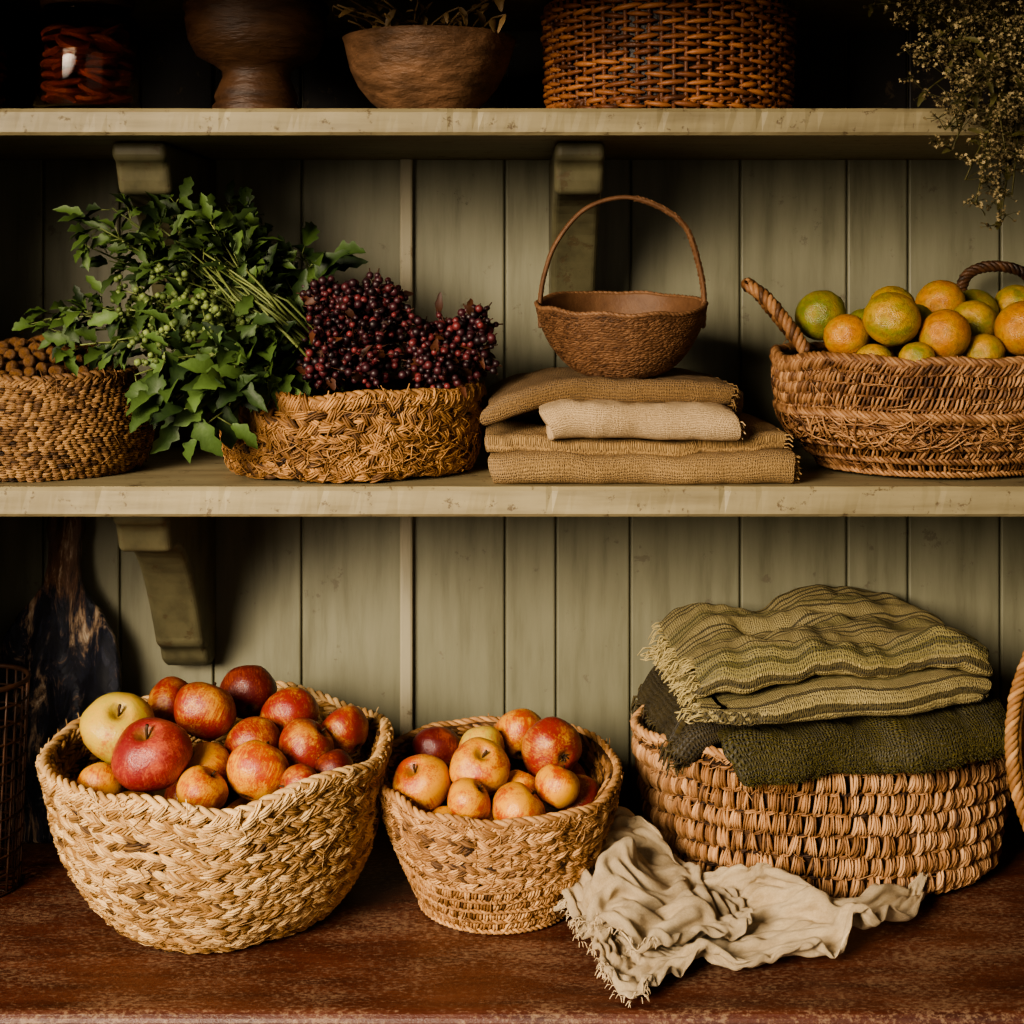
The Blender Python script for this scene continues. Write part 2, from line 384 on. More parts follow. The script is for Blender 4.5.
def B_apple():
    root=empty('woven_basket',(-.306,.082,.0005))
    b=Bk(.179,.179,.170,[(.48,0),(.60,.015),(.73,.14),(.84,.33),(.915,.55),(.96,.78),(1,1)],.022,.006,.008,1)
    mb=MB(); b.shell(mb); l=.006; i=0; st=.0084
    while l<b.tot-.004:
        b.row(mb,l,.023,.0078,.0075,(.42 if i%2 else -.42),.0108,off=.5*(i%2),sh=(.25,.95),ja=.18,jit=.24,bund=3); l+=st; i+=1
    for i in range(6): b.row(mb,b.tot-.006-i*.010,.022,.0095,.006,(.36 if i%2 else -.36),.0125,inward=True,sh=(.1,.7),bund=2)
    b.fly(mb,200,.02,b.tot,(.015,.04),.0006)
    mb.obj('body',S_apple,root)
    mb=MB(); rope(mb,b.path(b.tot,-.003,dz=.001),.0036,.0030,3,.040,True,shade=(.4,.9))
    b.row(mb,b.tot-.003,.020,.0075,.007,.55,.0115,sh=(.5,1),ja=.35,lift=.001,bund=3,jit=.3)
    b.fly(mb,140,b.tot-.012,b.tot,(.015,.04),.0008)
    mb.obj('rim',S_apple,root); top(root,'large round golden straw basket heaped with red apples','basket')
B_apple()
def B_small():
    root=empty('woven_basket',(-.015,.09,.0005))
    b=Bk(.129,.127,.140,[(.53,0),(.60,.02),(.67,.16),(.785,.38),(.88,.6),(.95,.8),(1,1)],.018,.013,.004,5)
    mb=MB(); b.shell(mb); l=.006;i=0
    while l<b.tot*.42:
        b.row(mb,l,.0165,.0060,.0065,1.30,.0062,sh=(.25,.95),ja=.2,bund=2)
        rope(mb,b.path(l+.0078,.002),.0018,.0016,2,.012,True,shade=(.3,.8)); l+=.0150; i+=1
    while l<b.tot-.003:
        b.row(mb,l,.019,.0074,.0072,(.46 if i%2 else -.46),.0092,off=.5*(i%2),sh=(.2,1),ja=.18,jit=.24,bund=3); l+=.0076; i+=1
    for i in range(5): b.row(mb,b.tot-.006-i*.009,.018,.008,.005,.4,.011,inward=True,sh=(.1,.6),bund=2)
    b.fly(mb,150,.02,b.tot,(.012,.03),.0006)
    mb.obj('body',S_small,root)
    mb=MB(); rope(mb,b.path(b.tot,-.001,dz=.001),.0026,.0026,3,.03,True,shade=(.5,1)); b.row(mb,b.tot-.003,.015,.006,.005,.8,.0075,sh=(.4,1),ja=.3,bund=2)
    b.fly(mb,70,b.tot-.01,b.tot,(.015,.03),.0007)
    mb.obj('rim',S_small,root); top(root,'small round woven straw basket filled with red and yellow apples','basket')
B_small()
def B_big():
    root=empty('woven_basket',(.349,.193,.0005))
    b=Bk(.213,.138,.160,[(.80,0),(.85,.015),(.89,.17),(.915,.36),(.94,.56),(.965,.78),(1,1)],.012,0,.005,11)
    mb=MB(); b.shell(mb,shade=.02); l=.012; n=7; st=(b.tot-.016)/n
    for i in range(n):
        for q in (0,.36):
            b.row(mb,l,st*.98,.0078,.0105,pi/2-.18+(.16 if q else 0),.0135,off=q+.3*(i%2),sh=(.3,.95),ja=.14,jit=.08,lift=.0015,bund=3)
        b.row(mb,l+st*.5,.013,.0040,.005,.2,.0100,sh=(.0,.5),ja=.15,bund=2); l+=st
    for i in range(3): b.row(mb,b.tot-.012-i*.018,.017,.008,.006,1.5,.009,inward=True,sh=(.1,.5))
    b.fly(mb,150,.02,b.tot,(.012,.03),.0006)
    mb.obj('body',S_big,root)
    mb=MB(); rope(mb,b.path(b.tot,0,dz=.001),.0028,.0028,3,.03,True,shade=(.4,1)); b.row(mb,b.tot-.004,.017,.006,.006,.8,.009,sh=(.4,1),ja=.25,bund=3)
    b.fly(mb,50,b.tot-.01,b.tot,(.015,.03),.0007)
    mb.obj('rim',S_big,root); top(root,'wide oval banded straw basket with folded blankets on top','basket')
B_big()
def B_herb():
    root=empty('woven_basket',(-.175,.135,.4535))
    b=Bk(.140,.130,.088,[(.84,0),(.90,.03),(.94,.2),(.97,.45),(.985,.7),(.99,.88),(1,1)],.015,0,.004,21)
    mb=MB(); b.shell(mb); l=.006;i=0
    while l<b.tot-.004:
        b.row(mb,l,.022,.0075,.008,(.7 if i%2 else -.7),.0082,off=.5*(i%2),sh=(.1,.9),ja=.6,jit=.35,bund=3); l+=.0082;i+=1
    for i in range(3): b.row(mb,b.tot-.010-i*.009,.018,.008,.005,.4,.012,inward=True,sh=(.1,.5))
    b.fly(mb,500,.02,b.tot*.7,(.012,.03),.0008,lift=.006); b.fly(mb,260,.0,b.tot,(.015,.04),.0007)
    mb.obj('body',S_herb,root)
    mb=MB(); b.row(mb,b.tot-.004,.019,.008,.009,1.0,.008,sh=(.4,1),ja=.3,bund=3); rope(mb,b.path(b.tot,-.002,dz=.001),.0028,.0028,3,.03,True,shade=(.4,.9)); b.fly(mb,90,b.tot-.01,b.tot,(.02,.04),.0009)
    mb.obj('rim',S_herb,root); top(root,'shallow round shaggy straw basket holding herbs and dark berries','basket')
B_herb()
def B_nut():
    root=empty('woven_basket',(-.513,.135,.4535))
    b=Bk(.118,.118,.104,[(.80,0),(.88,.03),(.96,.2),(1,.42),(.97,.66),(.90,.84),(.84,1)],.01,0,.002,31)
    mb=MB(); b.shell(mb); l=.006;i=0
    while l<b.tot-.006:
        b.row(mb,l,.0110,.0054,.0050,0,.0086,off=.5*(i%2),sh=(.2,.95),jit=.1,bund=2); l+=.0050;i+=1
    for i in range(4): b.row(mb,b.tot-.008-i*.006,.012,.006,.004,0,.0115,inward=True,sh=(.1,.5))
    b.fly(mb,70,.02,b.tot,(.01,.02),.0006)
    mb.obj('body',S_nut,root)
    mb=MB(); b.row(mb,b.tot-.004,.016,.007,.006,.7,.008,sh=(.4,1),bund=2); rope(mb,b.path(b.tot,-.001,dz=.001),.0025,.0028,2,.02,True,shade=(.4,.9))
    b.fly(mb,30,b.tot-.005,b.tot,(.015,.03),.0007)
    mb.obj('rim',S_nut,root); top(root,'round brown seagrass basket full of shelled nuts','basket')
B_nut()
def B_orng():
    root=empty('willow_basket',(.457,.145,.4535))
    b=Bk(.165,.143,.124,[(.60,0),(.68,.03),(.80,.2),(.92,.42),(.985,.66),(1,.85),(1,1)],.012,.002,.004,41)
    mb=MB(); b.shell(mb,shade=.02)
    l=.010
    for i,(st,al,ja) in enumerate([(.022,1.35,.15),(.022,1.75,.15),(.022,1.2,.2),(.018,.5,.4),(.018,-.4,.3)]):
        b.row(mb,l,st*1.25,.0032,.0048,al,.0044,sh=(.1,.95),ja=ja,jit=.3)
        rope(mb,b.path(l+st*.5,.003),.0026,.0016,3,.016,True,shade=(.3,.9)); l+=st*.85
    while l<b.tot-.002:
        b.row(mb,l,.018,.0036,.0055,1.2,.0046,sh=(.2,.95),ja=.18); b.row(mb,l+.006,.014,.003,.004,.1,.011,sh=(.1,.6),ja=.15); l+=.0115
    rope(mb,b.path(b.tot*.64,.004),.0034,.0020,4,.024,True,shade=(.3,.9))
    b.fly(mb,380,b.tot*.42,b.tot*.62,(.02,.045),.0012,lift=.008); b.fly(mb,200,.02,b.tot,(.02,.04),.0008)
    for i in range(3): b.row(mb,b.tot-.010-i*.012,.014,.005,.004,1.4,.006,inward=True,sh=(.05,.5))
    mb.obj('body',S_orng,root)
    mb=MB(); rope(mb,b.path(b.tot,0,dz=.001),.0038,.0024,5,.03,True,shade=(.2,.9)); b.row(mb,b.tot-.004,.02,.0036,.006,.9,.005,lift=.002)
    mb.obj('rim',S_orng,root)
    o=root.location
    mb=MB(); P=[(806,352,.10),(792,330,.105),(768,300,.12),(748,285,.14),(760,295,.19),(800,345,.20)]
    rope(mb,smooth_path([pt(*p)-o for p in P]),.0046,.0034,4,.026,False,ref=V(0,1,.2),shade=(.2,.9)); mb.obj('handle',S_orng,root)
    mb=MB(); P=[(952,340,.27),(958,302,.275),(966,277,.278),(985,267,.28),(1012,268,.28),(1030,280,.28),(1040,310,.275),(1042,342,.27)]
    rope(mb,smooth_path([pt(*p)-o for p in P]),.0042,.0030,4,.026,False,ref=V(0,1,.2),shade=(.0,.35)); mb.obj('handle',S_orng,root)
    top(root,'round willow basket with twisted handles, heaped with citrus','basket')
B_orng()
def B_wick():
    root=empty('wicker_basket',(.171,.145,.8325))
    b=Bk(.134,.122,.124,[(.955,0),(.965,.02),(.97,.2),(.975,.4),(.98,.6),(.99,.8),(1,1)],.004,0,.0,51)
    mb=MB(); b.shell(mb,shade=.0); l=.006;i=0
    while l<b.tot-.003:
        b.row(mb,l,.029,.0060,.0075,.10*(1 if i%2 else -1),.0265,off=.5*(i%2),sh=(.25,1),jit=.03,ja=.04,lift=.001); l+=.0078;i+=1
    b.row(mb,.012,.012,.007,.006,1.2,.009,sh=(.3,.9))
    for k in range(66):
        th=2*pi*k/66; P=[b.S(th,t/8)*1.0 for t in range(9)]; tube(mb,P,.0028,5,.35)
    mb.obj('body',S_wick,root)
    mb=MB(); rope(mb,b.path(b.tot,0),.001,.0012,3,.04,True); mb.obj('rim',S_wick,root)
    top(root,'reddish-brown wicker basket with open horizontal weave on the top shelf','basket')
B_wick()
def B_bowl():
    root=empty('handled_basket',(.117,.12,.5585)); root.rotation_euler=(math.radians(6.5),0,0)
    b=Bk(.092,.092,.076,[(.12,0),(.42,.01),(.62,.12),(.78,.32),(.885,.54),(.96,.78),(1,1)],.018,0,.003,61)
    mb=MB(); b.shell(mb,off=.0001,th=.0045,shade=.5,nt=28); l=.004;i=0
    while l<b.tot-.003:
        b.row(mb,l,.0060,.0024,.0006,.2,.0046,off=.5*(i%2),sh=(.25,.85),jit=.4,ja=.4); l+=.0028;i+=1
    mb.obj('body',S_bowl,root)
    mb=MB(); rope(mb,b.path(b.tot,-.0015),.0010,.0020,2,.012,True,shade=(.6,1)); mb.obj('rim',S_bowl,root)
    mb=MB()
    P=[V(-.086,0,.050),V(-.087,.002,.075),V(-.082,0,.108),V(-.069,-.002,.143),V(-.040,0,.177),V(0,.002,.190),V(.036,0,.182),V(.067,-.002,.160),V(.082,0,.122),V(.089,0,.085),V(.088,0,.050)]
    sp=smooth_path(P); tube(mb,sp,.0026,8,.5,ref=V(0,1,0),flat=1.6)
    rope(mb,sp[-38:],.0022,.0018,3,.014,False,ref=V(0,1,0),shade=(.5,.9)); rope(mb,sp[:14],.0018,.0014,3,.014,False,ref=V(0,1,0),shade=(.5,.9))
    mb.obj('handle',S_bowl,root)
    top(root,'small brown bowl basket with a tall arched handle','basket')
B_bowl()
def B_tray():
    root=empty('woven_tray',(.684,-.03,.200)); root.rotation_euler=(math.radians(80),0,math.radians(-8))
    b=Bk(.197,.197,.05,[(.05,0),(.3,.01),(.6,.03),(.85,.1),(.95,.4),(.99,.7),(1,1)],.003,0,.0,71)
    mb=MB(); b.shell(mb,shade=.2); l=.1;i=0
    while l<b.tot-.003:
        b.row(mb,l,.012,.007,.005,.3,.011,off=.5*(i%2),sh=(.2,.8),bund=2); l+=.0075;i+=1
    mb.obj('body',S_small,root); mb=MB(); rope(mb,b.path(b.tot,0),.0040,.0030,4,.03,True); mb.obj('rim',S_small,root)
    top(root,'round flat woven straw tray standing on edge on the counter','tray')
B_tray()
def B_wire():
    root=empty('wire_basket',(-.588,.13,.0005)); mb=MB(); r=.060; h=.222
    for i in range(12):
        z=.002+h*i/11; q=r*(.85+.15*i/11); tube(mb,[V(q*cos(a*pi/24),q*sin(a*pi/24),z) for a in range(48)],.0016 if i<11 else .003,5,.5,closed=True)
    for k in range(28):
        a=2*pi*k/28; tube(mb,[V(r*(.85+.15*i/6)*cos(a+.1*i/6),r*(.85+.15*i/6)*sin(a+.1*i/6),.002+h*i/6) for i in range(7)],.0014,5)
    for k in range(8):
        a=pi*k/8; q=r*.85; tube(mb,[V(q*cos(a),q*sin(a),.002),V(-q*cos(a),-q*sin(a),.002)],.0014,4)
    mb.obj('body',m_simple('rusty_wire','#1a100a','#4a3020',40,.5),root)
    top(root,'tall dark rusty wire basket beside the apple basket','basket')
B_wire()
# ---------------------------------------------------------------- cutting board
def board():
    m,nt,b=newmat('charred_board'); v=coords(nt,(4,4,1)); v2=coords(nt)
    n=tnoise(nt,v,11,7,.75,1.0); n2=tnoise(nt,v2,16,5,.7)
    c=ramp(nt,n,[(.40,'#0e1018'),(.53,'#232736'),(.56,'#6f5a48'),(.61,'#a0886f'),(.65,'#d6cab4')])
    c=mixc(nt,mathn(nt,'MULTIPLY',ramp(nt,n2,BW(.50,.56)),.8),c,'#161824')
    sx=nt.nodes.new('ShaderNodeSeparateXYZ'); nt.links.new(v2,sx.inputs[0])
    hz=mathn(nt,'ADD',sx.outputs[2],mathn(nt,'MULTIPLY',mathn(nt,'SUBTRACT',n,.5),.35))
    hc=ramp(nt,n,[(.35,'#332114'),(.55,'#6b4a31'),(.66,'#bda58a')])
    c=mixc(nt,mathn(nt,'MULTIPLY',ramp(nt,hz,BW(.27,.30)),.8),c,hc)
    nt.links.new(c,b.inputs['Base Color']); b.inputs['Roughness'].default_value=.24; bump(nt,b,n,1,.010)
    half=[(.066,0),(.072,.02),(.076,.08),(.077,.15),(.074,.20),(.066,.235),(.050,.262),(.034,.280),(.023,.297),(.019,.32),(.019,.345),(.023,.362),(.022,.378),(.013,.388),(0,.391)]
    P=[(a,z) for a,z in half]+[(-a,z) for a,z in half[-2::-1]]
    mb=MB(); k=len(P); vs=[V(x,0,z) for x,z in P]+[V(x,.018,z) for x,z in P]
    mb.add(vs,[tuple(range(k))[::-1],tuple(range(k,2*k))]+[(i,(i+1)%k,(i+1)%k+k,i+k)[::-1] for i in range(k)])
    o=mb.obj('cutting_board',m,loc=(-.540,.245,.002),smooth=False); o.rotation_euler=(math.radians(-10),0,0); clean(o.data)
    bevel(o,.005,3); top(o,'dark charred wooden paddle board with worn paint leaning on the wall','cutting board')
board()
# ---------------------------------------------------------------- pottery
M_clay=m_simple('dark_turned_wood','#2a1a0f','#5a3e28',14,.5,.8,.003,(1,1,4))
M_clay2=m_simple('brown_clay','#3f2c1b','#7d5c42',18,.6,1,.005,(1,1,2.5),bscale=40)
def closed_obj(prof,name,mat,loc,wob=.01):
    mb=MB(); lathe(mb,prof,64,wob=wob); o=mb.obj(name,mat,loc=loc); clean(o.data); return o
u=closed_obj([(0,0),(.042,0),(.047,.004),(.047,.014),(.043,.018),(.045,.024),(.040,.036),(.036,.045),(.037,.052),(.045,.058),(.064,.068),(.073,.085),(.076,.105),(.075,.114),(.078,.117),(.078,.123),(.070,.123),(.066,.11),(.06,.09),(.03,.075),(0,.072)],'pedestal_urn',M_clay,(-.276,.12,.8325))
top(u,'dark brown turned pedestal urn','urn')
bw=closed_obj([(0,0),(.044,0),(.047,.004),(.050,.008),(.062,.018),(.075,.034),(.084,.052),(.0895,.070),(.092,.080),(.094,.086),(.089,.086),(.086,.078),(.072,.042),(.045,.02),(0,.014)],'clay_bowl',M_clay2,(-.089,.115,.8325),.05)
top(bw,'rough brown clay bowl holding dried twigs','bowl')
def jar(x,y,r,h,label,cA,cB):
    root=empty('glass_jar',(x,y,.8325)); m,nt,b=newmat('jar_glass'); b.inputs['Transmission Weight'].default_value=1; b.inputs['Roughness'].default_value=.03; b.inputs['Base Color'].default_value=lin('#ded2bd'); b.inputs['IOR'].default_value=1.3
    mb=MB(); lathe(mb,[(0,0),(r*.92,0),(r,.006),(r,h*.86),(r*.82,h*.95),(r*.8,h),(r*.76,h),(r*.78,h*.94),(r*.95,h*.85),(r*.95,.008),(r*.88,.005),(0,.005)],48); mb.obj('glass',m,root)
    mb=MB(); rn=random.Random(3)
    M=m_simple('dried_fruit',cA,cB,30,.5,.6,.003)
    z=.010
    while z<h*.78:
        for q in range(6):
            a=q*pi/3+z*300; rad=r*rn.uniform(.30,.40); c=V(cos(a)*r*.5,sin(a)*r*.5,z+rn.uniform(0,.005)); tl=Matrix.Rotation(rn.uniform(-.45,.45),3,'X')@Matrix.Rotation(rn.uniform(-.45,.45),3,'Y')
            vs=[];n=14
            for zz,s in ((-.003,.9),(0,1),(.003,.9)):
                vs+=[c+tl@V(rad*s*cos(2*pi*k/n),rad*s*sin(2*pi*k/n),zz) for k in range(n)]
            vs=[V(v.x,v.y,max(.007,v.z)) for v in vs]
            fs=[(i*n+k,i*n+(k+1)%n,(i+1)*n+(k+1)%n,(i+1)*n+k) for i in (0,1) for k in range(n)]+[tuple(range(n))[::-1],tuple(range(2*n,3*n))]
            mb.add(vs,fs)
        z+=.0072
    o=mb.obj('contents',M,root,smooth=False); o['kind']='stuff'
    mb=MB(); lathe(mb,[(0,h+.0005),(r*.84,h+.0005),(r*.86,h+.003),(r*.86,h+.012),(r*.8,h+.015),(0,h+.015)],40); mb.obj('lid',M_clay,root)
    top(root,label,'jar')
jar(-.447,.08,.056,.112,'clear glass jar of dried red fruit slices with a wooden lid','#5c1c0e','#8e3c1e')
jar(-.580,.09,.050,.112,'glass jar of amber preserves with a wooden lid','#5f280d','#8f4518')
# ---------------------------------------------------------------- fruit
def apple_mesh(name,mat,fl=.88,seed=0):
    mb=MB(); seg=36; vs=[]; fs=[]; n=26
    for i in range(n+1):
        ph=pi*i/n
        for k in range(seg):
            t=2*pi*k/seg; x=sin(ph)*(1+.07*cos(ph)); lob=1+.04*cos(5*t)*max(0,-cos(ph))+.02*cos(3*t+1)
            z=cos(ph)*fl-(.32*exp(-(x/.24)**2) if ph<pi/2 else -.2*exp(-(x/.20)**2))
            p=V(x*lob*cos(t),x*lob*sin(t),z); p*=1+.07*noise.noise(p*1.3+V(seed,0,0))+.014*noise.noise(p*4+V(seed,0,0))
            if i in (0,n): p=V(0,0,z)
            vs.append(p)
    for i in range(n):
        for k in range(seg):
            l=(k+1)%seg; fs.append((i*seg+k,(i+1)*seg+k,(i+1)*seg+l,i*seg+l))
    mb.add(vs,fs); o=mb.obj(name,mat); me=o.data; clean(me,1e-4)
    bpy.data.objects.remove(o); return me
M_stem=m_simple('fruit_stem','#2a190c','#533a20',3,.7)
def stem_mesh(top_z=.5):
    mb=MB(); tube(mb,[V(0,0,top_z),V(.02,0,top_z+.14),V(.05,.02,top_z+.30),V(.10,.03,top_z+.42)],.032,6,.5,r2=.05); o=mb.obj('stem',M_stem); me=o.data; bpy.data.objects.remove(o); return me
def calyx_mesh(bz=-.70):
    mb=MB()
    for k in range(6):
        a=2*pi*k/6; tube(mb,[V(.02*cos(a),.02*sin(a),bz+.03),V(.09*cos(a),.09*sin(a),bz-.08),V(.16*cos(a+.3),.16*sin(a+.3),bz-.12)],.04,4,.5,r2=.012)
    o=mb.obj('calyx',M_stem); me=o.data; bpy.data.objects.remove(o); return me
ME_stem=stem_mesh(); ME_cal=calyx_mesh()
AM={'r':apple_mesh('apple',m_apple('apple_red','#c79038','#b5692f','#962c22','#6c1b18',.28),.88,1),
 'p':apple_mesh('apple',m_apple('apple_rose','#b85c40','#a84939','#902c2b','#6e2324',.25),.84,2),
 'y':apple_mesh('apple',m_apple('apple_yellow','#d6aa45','#bda846','#c06f32','#a44824',-.5),.86,3),
 'o':apple_mesh('apple',m_apple('apple_striped','#dc982e','#d09430','#b4481f','#8c2b18',-.2),.9,4),
 'd':apple_mesh('apple',m_apple('apple_dark','#8a4024','#924728','#621c1a','#481215',.45),.88,5)}
def relax(L,cx,cy,rad,it=60):
    for _ in range(it):
        for i in range(len(L)):
            for j in range(i+1,len(L)):
                d=L[j][0]-L[i][0]; m=(L[i][1]+L[j][1])*.985
                if d.length<m:
                    q=d.normalized()*(m-d.length)*.5; L[i][0]-=q; L[j][0]+=q
        for a in L:
            h=a[0]-V(cx,cy,a[0].z); lim=rad(a[0].z)-a[1]
            h.z=0
            if h.length>lim>0: h=h.normalized()*lim; a[0].x=cx+h.x; a[0].y=cy+h.y
def place(mesh,name,L,label_f,cat,group):
    rn=random.Random(len(L))
    for (p,r,kind,*rest) in L:
        o=bpy.data.objects.new(name,mesh[kind]); C.objects.link(o); o.location=p; o.scale=(r,r,r)
        e=rest[0] if rest else ((rn.uniform(.3,.9) if rn.random()<.6 else rn.uniform(-1.5,-.9)),rn.uniform(-.6,.6),rn.uniform(0,6.28))
        o.rotation_euler=e; top(o,label_f[kind],cat,group)
        s=bpy.data.objects.new('stem',ME_stem); C.objects.link(s); s.parent=o
        s=bpy.data.objects.new('calyx',ME_cal); C.objects.link(s); s.parent=o
AL={'r':'red apple with yellow flecks in a woven basket','p':'large rosy pink-red apple in a woven basket','y':'yellow-green apple with a light blush in a woven basket','o':'orange-yellow apple with red streaks in a woven basket','d':'dark crimson apple in a woven basket'}
def heap(items,cx,cy,rad,lower,zl,rl,seed,dz=0,rs=1.03):
    rn=random.Random(seed)
    L=[[pt(u,v,y)+V(0,0,dz),r*(1.5+y)/1500*rs,k,*e] for (u,v,y,r,k,*e) in items]
    for (n,R0) in lower:
        for i in range(n):
            a=2*pi*i/n+.3; L.append([V(cx+R0*cos(a),cy+R0*sin(a),zl),rl,rn.choice('rod')])
    relax(L,cx,cy,rad); return L
items=[(118,721,.07,36,'y',(.5,-.5,1)),(150,754,.0,39,'p',(.35,-.25,.3)),(208,710,.08,32,'r',(.5,.3,2)),(250,687,.15,28,'d'),(287,708,.12,29,'r',(-.6,.3,1)),(315,746,.05,29,'r',(.6,.5,1)),(342,726,.10,26,'r'),(258,764,.01,32,'o',(.5,.3,2)),(207,757,.04,28,'o'),(200,784,-.02,26,'o',(.4,.4,1)),(172,698,.16,26,'r'),(107,775,.0,23,'o'),(250,737,.07,29,'r',(-.9,.2,1)),(346,762,.02,23,'d'),(300,780,-.02,23,'r')]
L=heap(items,-.306,.082,lambda z:.10+.067*min(1,max(0,z/.17)),[(7,.1),(2,.04)],.08,.034,1,-.007,1.0)
place(AM,'apple',L,AL,'apple','apples in the large straw basket')
items=[(420,785,.04,30,'o',(.5,-.4,0)),(480,768,.05,30,'o',(.6,.2,0)),(553,750,.10,31,'r',(-1.5,.1,.5)),(510,728,.16,26,'o'),(478,740,.14,24,'y'),(440,813,.0,26,'o',(.5,.2,1)),(468,803,.01,23,'o'),(515,806,.0,28,'o',(.5,.6,1)),(543,792,.02,23,'o'),(590,787,.06,23,'r'),(488,826,-.01,20,'r'),(432,743,.15,25,'d'),(575,765,.13,25,'r'),(450,760,.12,24,'r'),(520,775,.07,23,'o'),(560,820,.02,19,'o')]
L=heap(items,-.015,.09,lambda z:.068+.050*min(1,max(0,z/.14)),[(5,.045)],.056,.026,2,-.011,1.0)
place(AM,'apple',L,AL,'apple','apples in the small straw basket')
def orange_me(mat):
    mb=MB(); pr=[]; n=20
    for i in range(n+1):
        ph=pi*i/n; x=sin(ph); pr.append((x*1.0,cos(ph)*.93-(.06*exp(-(x/.15)**2) if ph<1 else 0)))
    lathe(mb,pr,30,wob=.04); o=mb.obj('orange',mat); me=o.data; clean(me,1e-4)
    bpy.data.objects.remove(o); return me
OM={'o':orange_me(m_citrus('orange_skin','#b06f20','#bf8429','#a88a30')),'g':orange_me(m_citrus('green_citrus_skin','#5f6a27','#7c7c2f','#96802f')),'y':orange_me(m_citrus('yellow_citrus_skin','#7d7e2c','#ab8c30','#bf8f30'))}
OL={'o':'ochre-orange citrus with russet marks in the willow basket','g':'green-yellow unripe citrus in the willow basket','y':'yellow-green citrus in the willow basket'}
items=[(822,316,.14,25,'g'),(832,340,.05,23,'o'),(865,328,.14,22,'g'),(890,337,.04,28,'y'),(897,309,.16,23,'y'),(937,306,.14,24,'o'),(914,325,.10,21,'g'),(974,322,.10,23,'y'),(945,343,.04,26,'o'),(1010,332,.06,27,'o'),(977,345,.05,20,'y'),(1012,308,.2,22,'y'),(860,350,.03,20,'y'),(1045,325,.14,24,'o'),(960,312,.22,22,'y'),(985,310,.2,22,'g'),(920,350,.01,18,'y')]
L=[[pt(u,v,y),r*(1.5+y)/1500*1.03,k] for (u,v,y,r,k) in items]
for i in range(8):
    a=2*pi*i/8; L.append([V(.457+.095*cos(a),.145+.075*sin(a),.535),.030,'o'])
relax(L,.457,.145,lambda z:.148 if z>.55 else .13)
for (p,r,k) in L:
    o=bpy.data.objects.new('orange',OM[k]); C.objects.link(o); o.location=p; o.scale=(r,r,r); o.rotation_euler=(rr(-1,1),rr(-1,1),rr(0,6))
    top(o,OL[k],'orange','citrus in the willow basket')
def nut_me():
    mb=MB(); pr=[]; n=10
    for i in range(n+1):
        ph=pi*i/n; x=sin(ph); pr.append((x*.88,cos(ph)*(.95 if ph>pi/2 else 1.3)))
    lathe(mb,pr,12,wob=.1); o=mb.obj('nut',m_simple('nut_shell','#432a13','#8a6136',3,.5,.5,.05,(3,3,.6),rnd=True)); me=o.data; clean(me,1e-4)
    bpy.data.objects.remove(o); return me
NM=nut_me(); cx,cy=-.513,.135; pts=[]
for i in range(-9,10):
    for j in range(-9,10):
        x=(i+.5*(j%2))*.0158; y=j*.0140
        d=sqrt(x*x+y*y)
        if d<.087: pts.append((x,y,.557+.033*(1-(d/.09)**2)))
for x,y,z in pts:
    o=bpy.data.objects.new('nut',NM); C.objects.link(o); r=rr(.0062,.0080); o.scale=(r,r,r*1.02); o.location=(cx+x+rr(-.002,.002),cy+y+rr(-.002,.002),z+rr(-.001,.006)); o.rotation_euler=(rr(0,6),rr(0,6),rr(0,6))
    top(o,'small brown hazelnut in its shell in the seagrass basket','nut','nuts in the seagrass basket')
mb=MB(); lathe(mb,[(0,.0),(.085,.0),(.094,.05),(.088,.088),(.06,.110),(.03,.120),(0,.123)],30,wob=.02)
o=mb.obj('nut_pile',m_simple('nut_pile_shells','#2e1c0d','#55371b',80,.6,.8,.004),loc=(-.513,.135,.4605)); top(o,'deep pile of brown nuts filling the basket','nuts',kind='stuff')
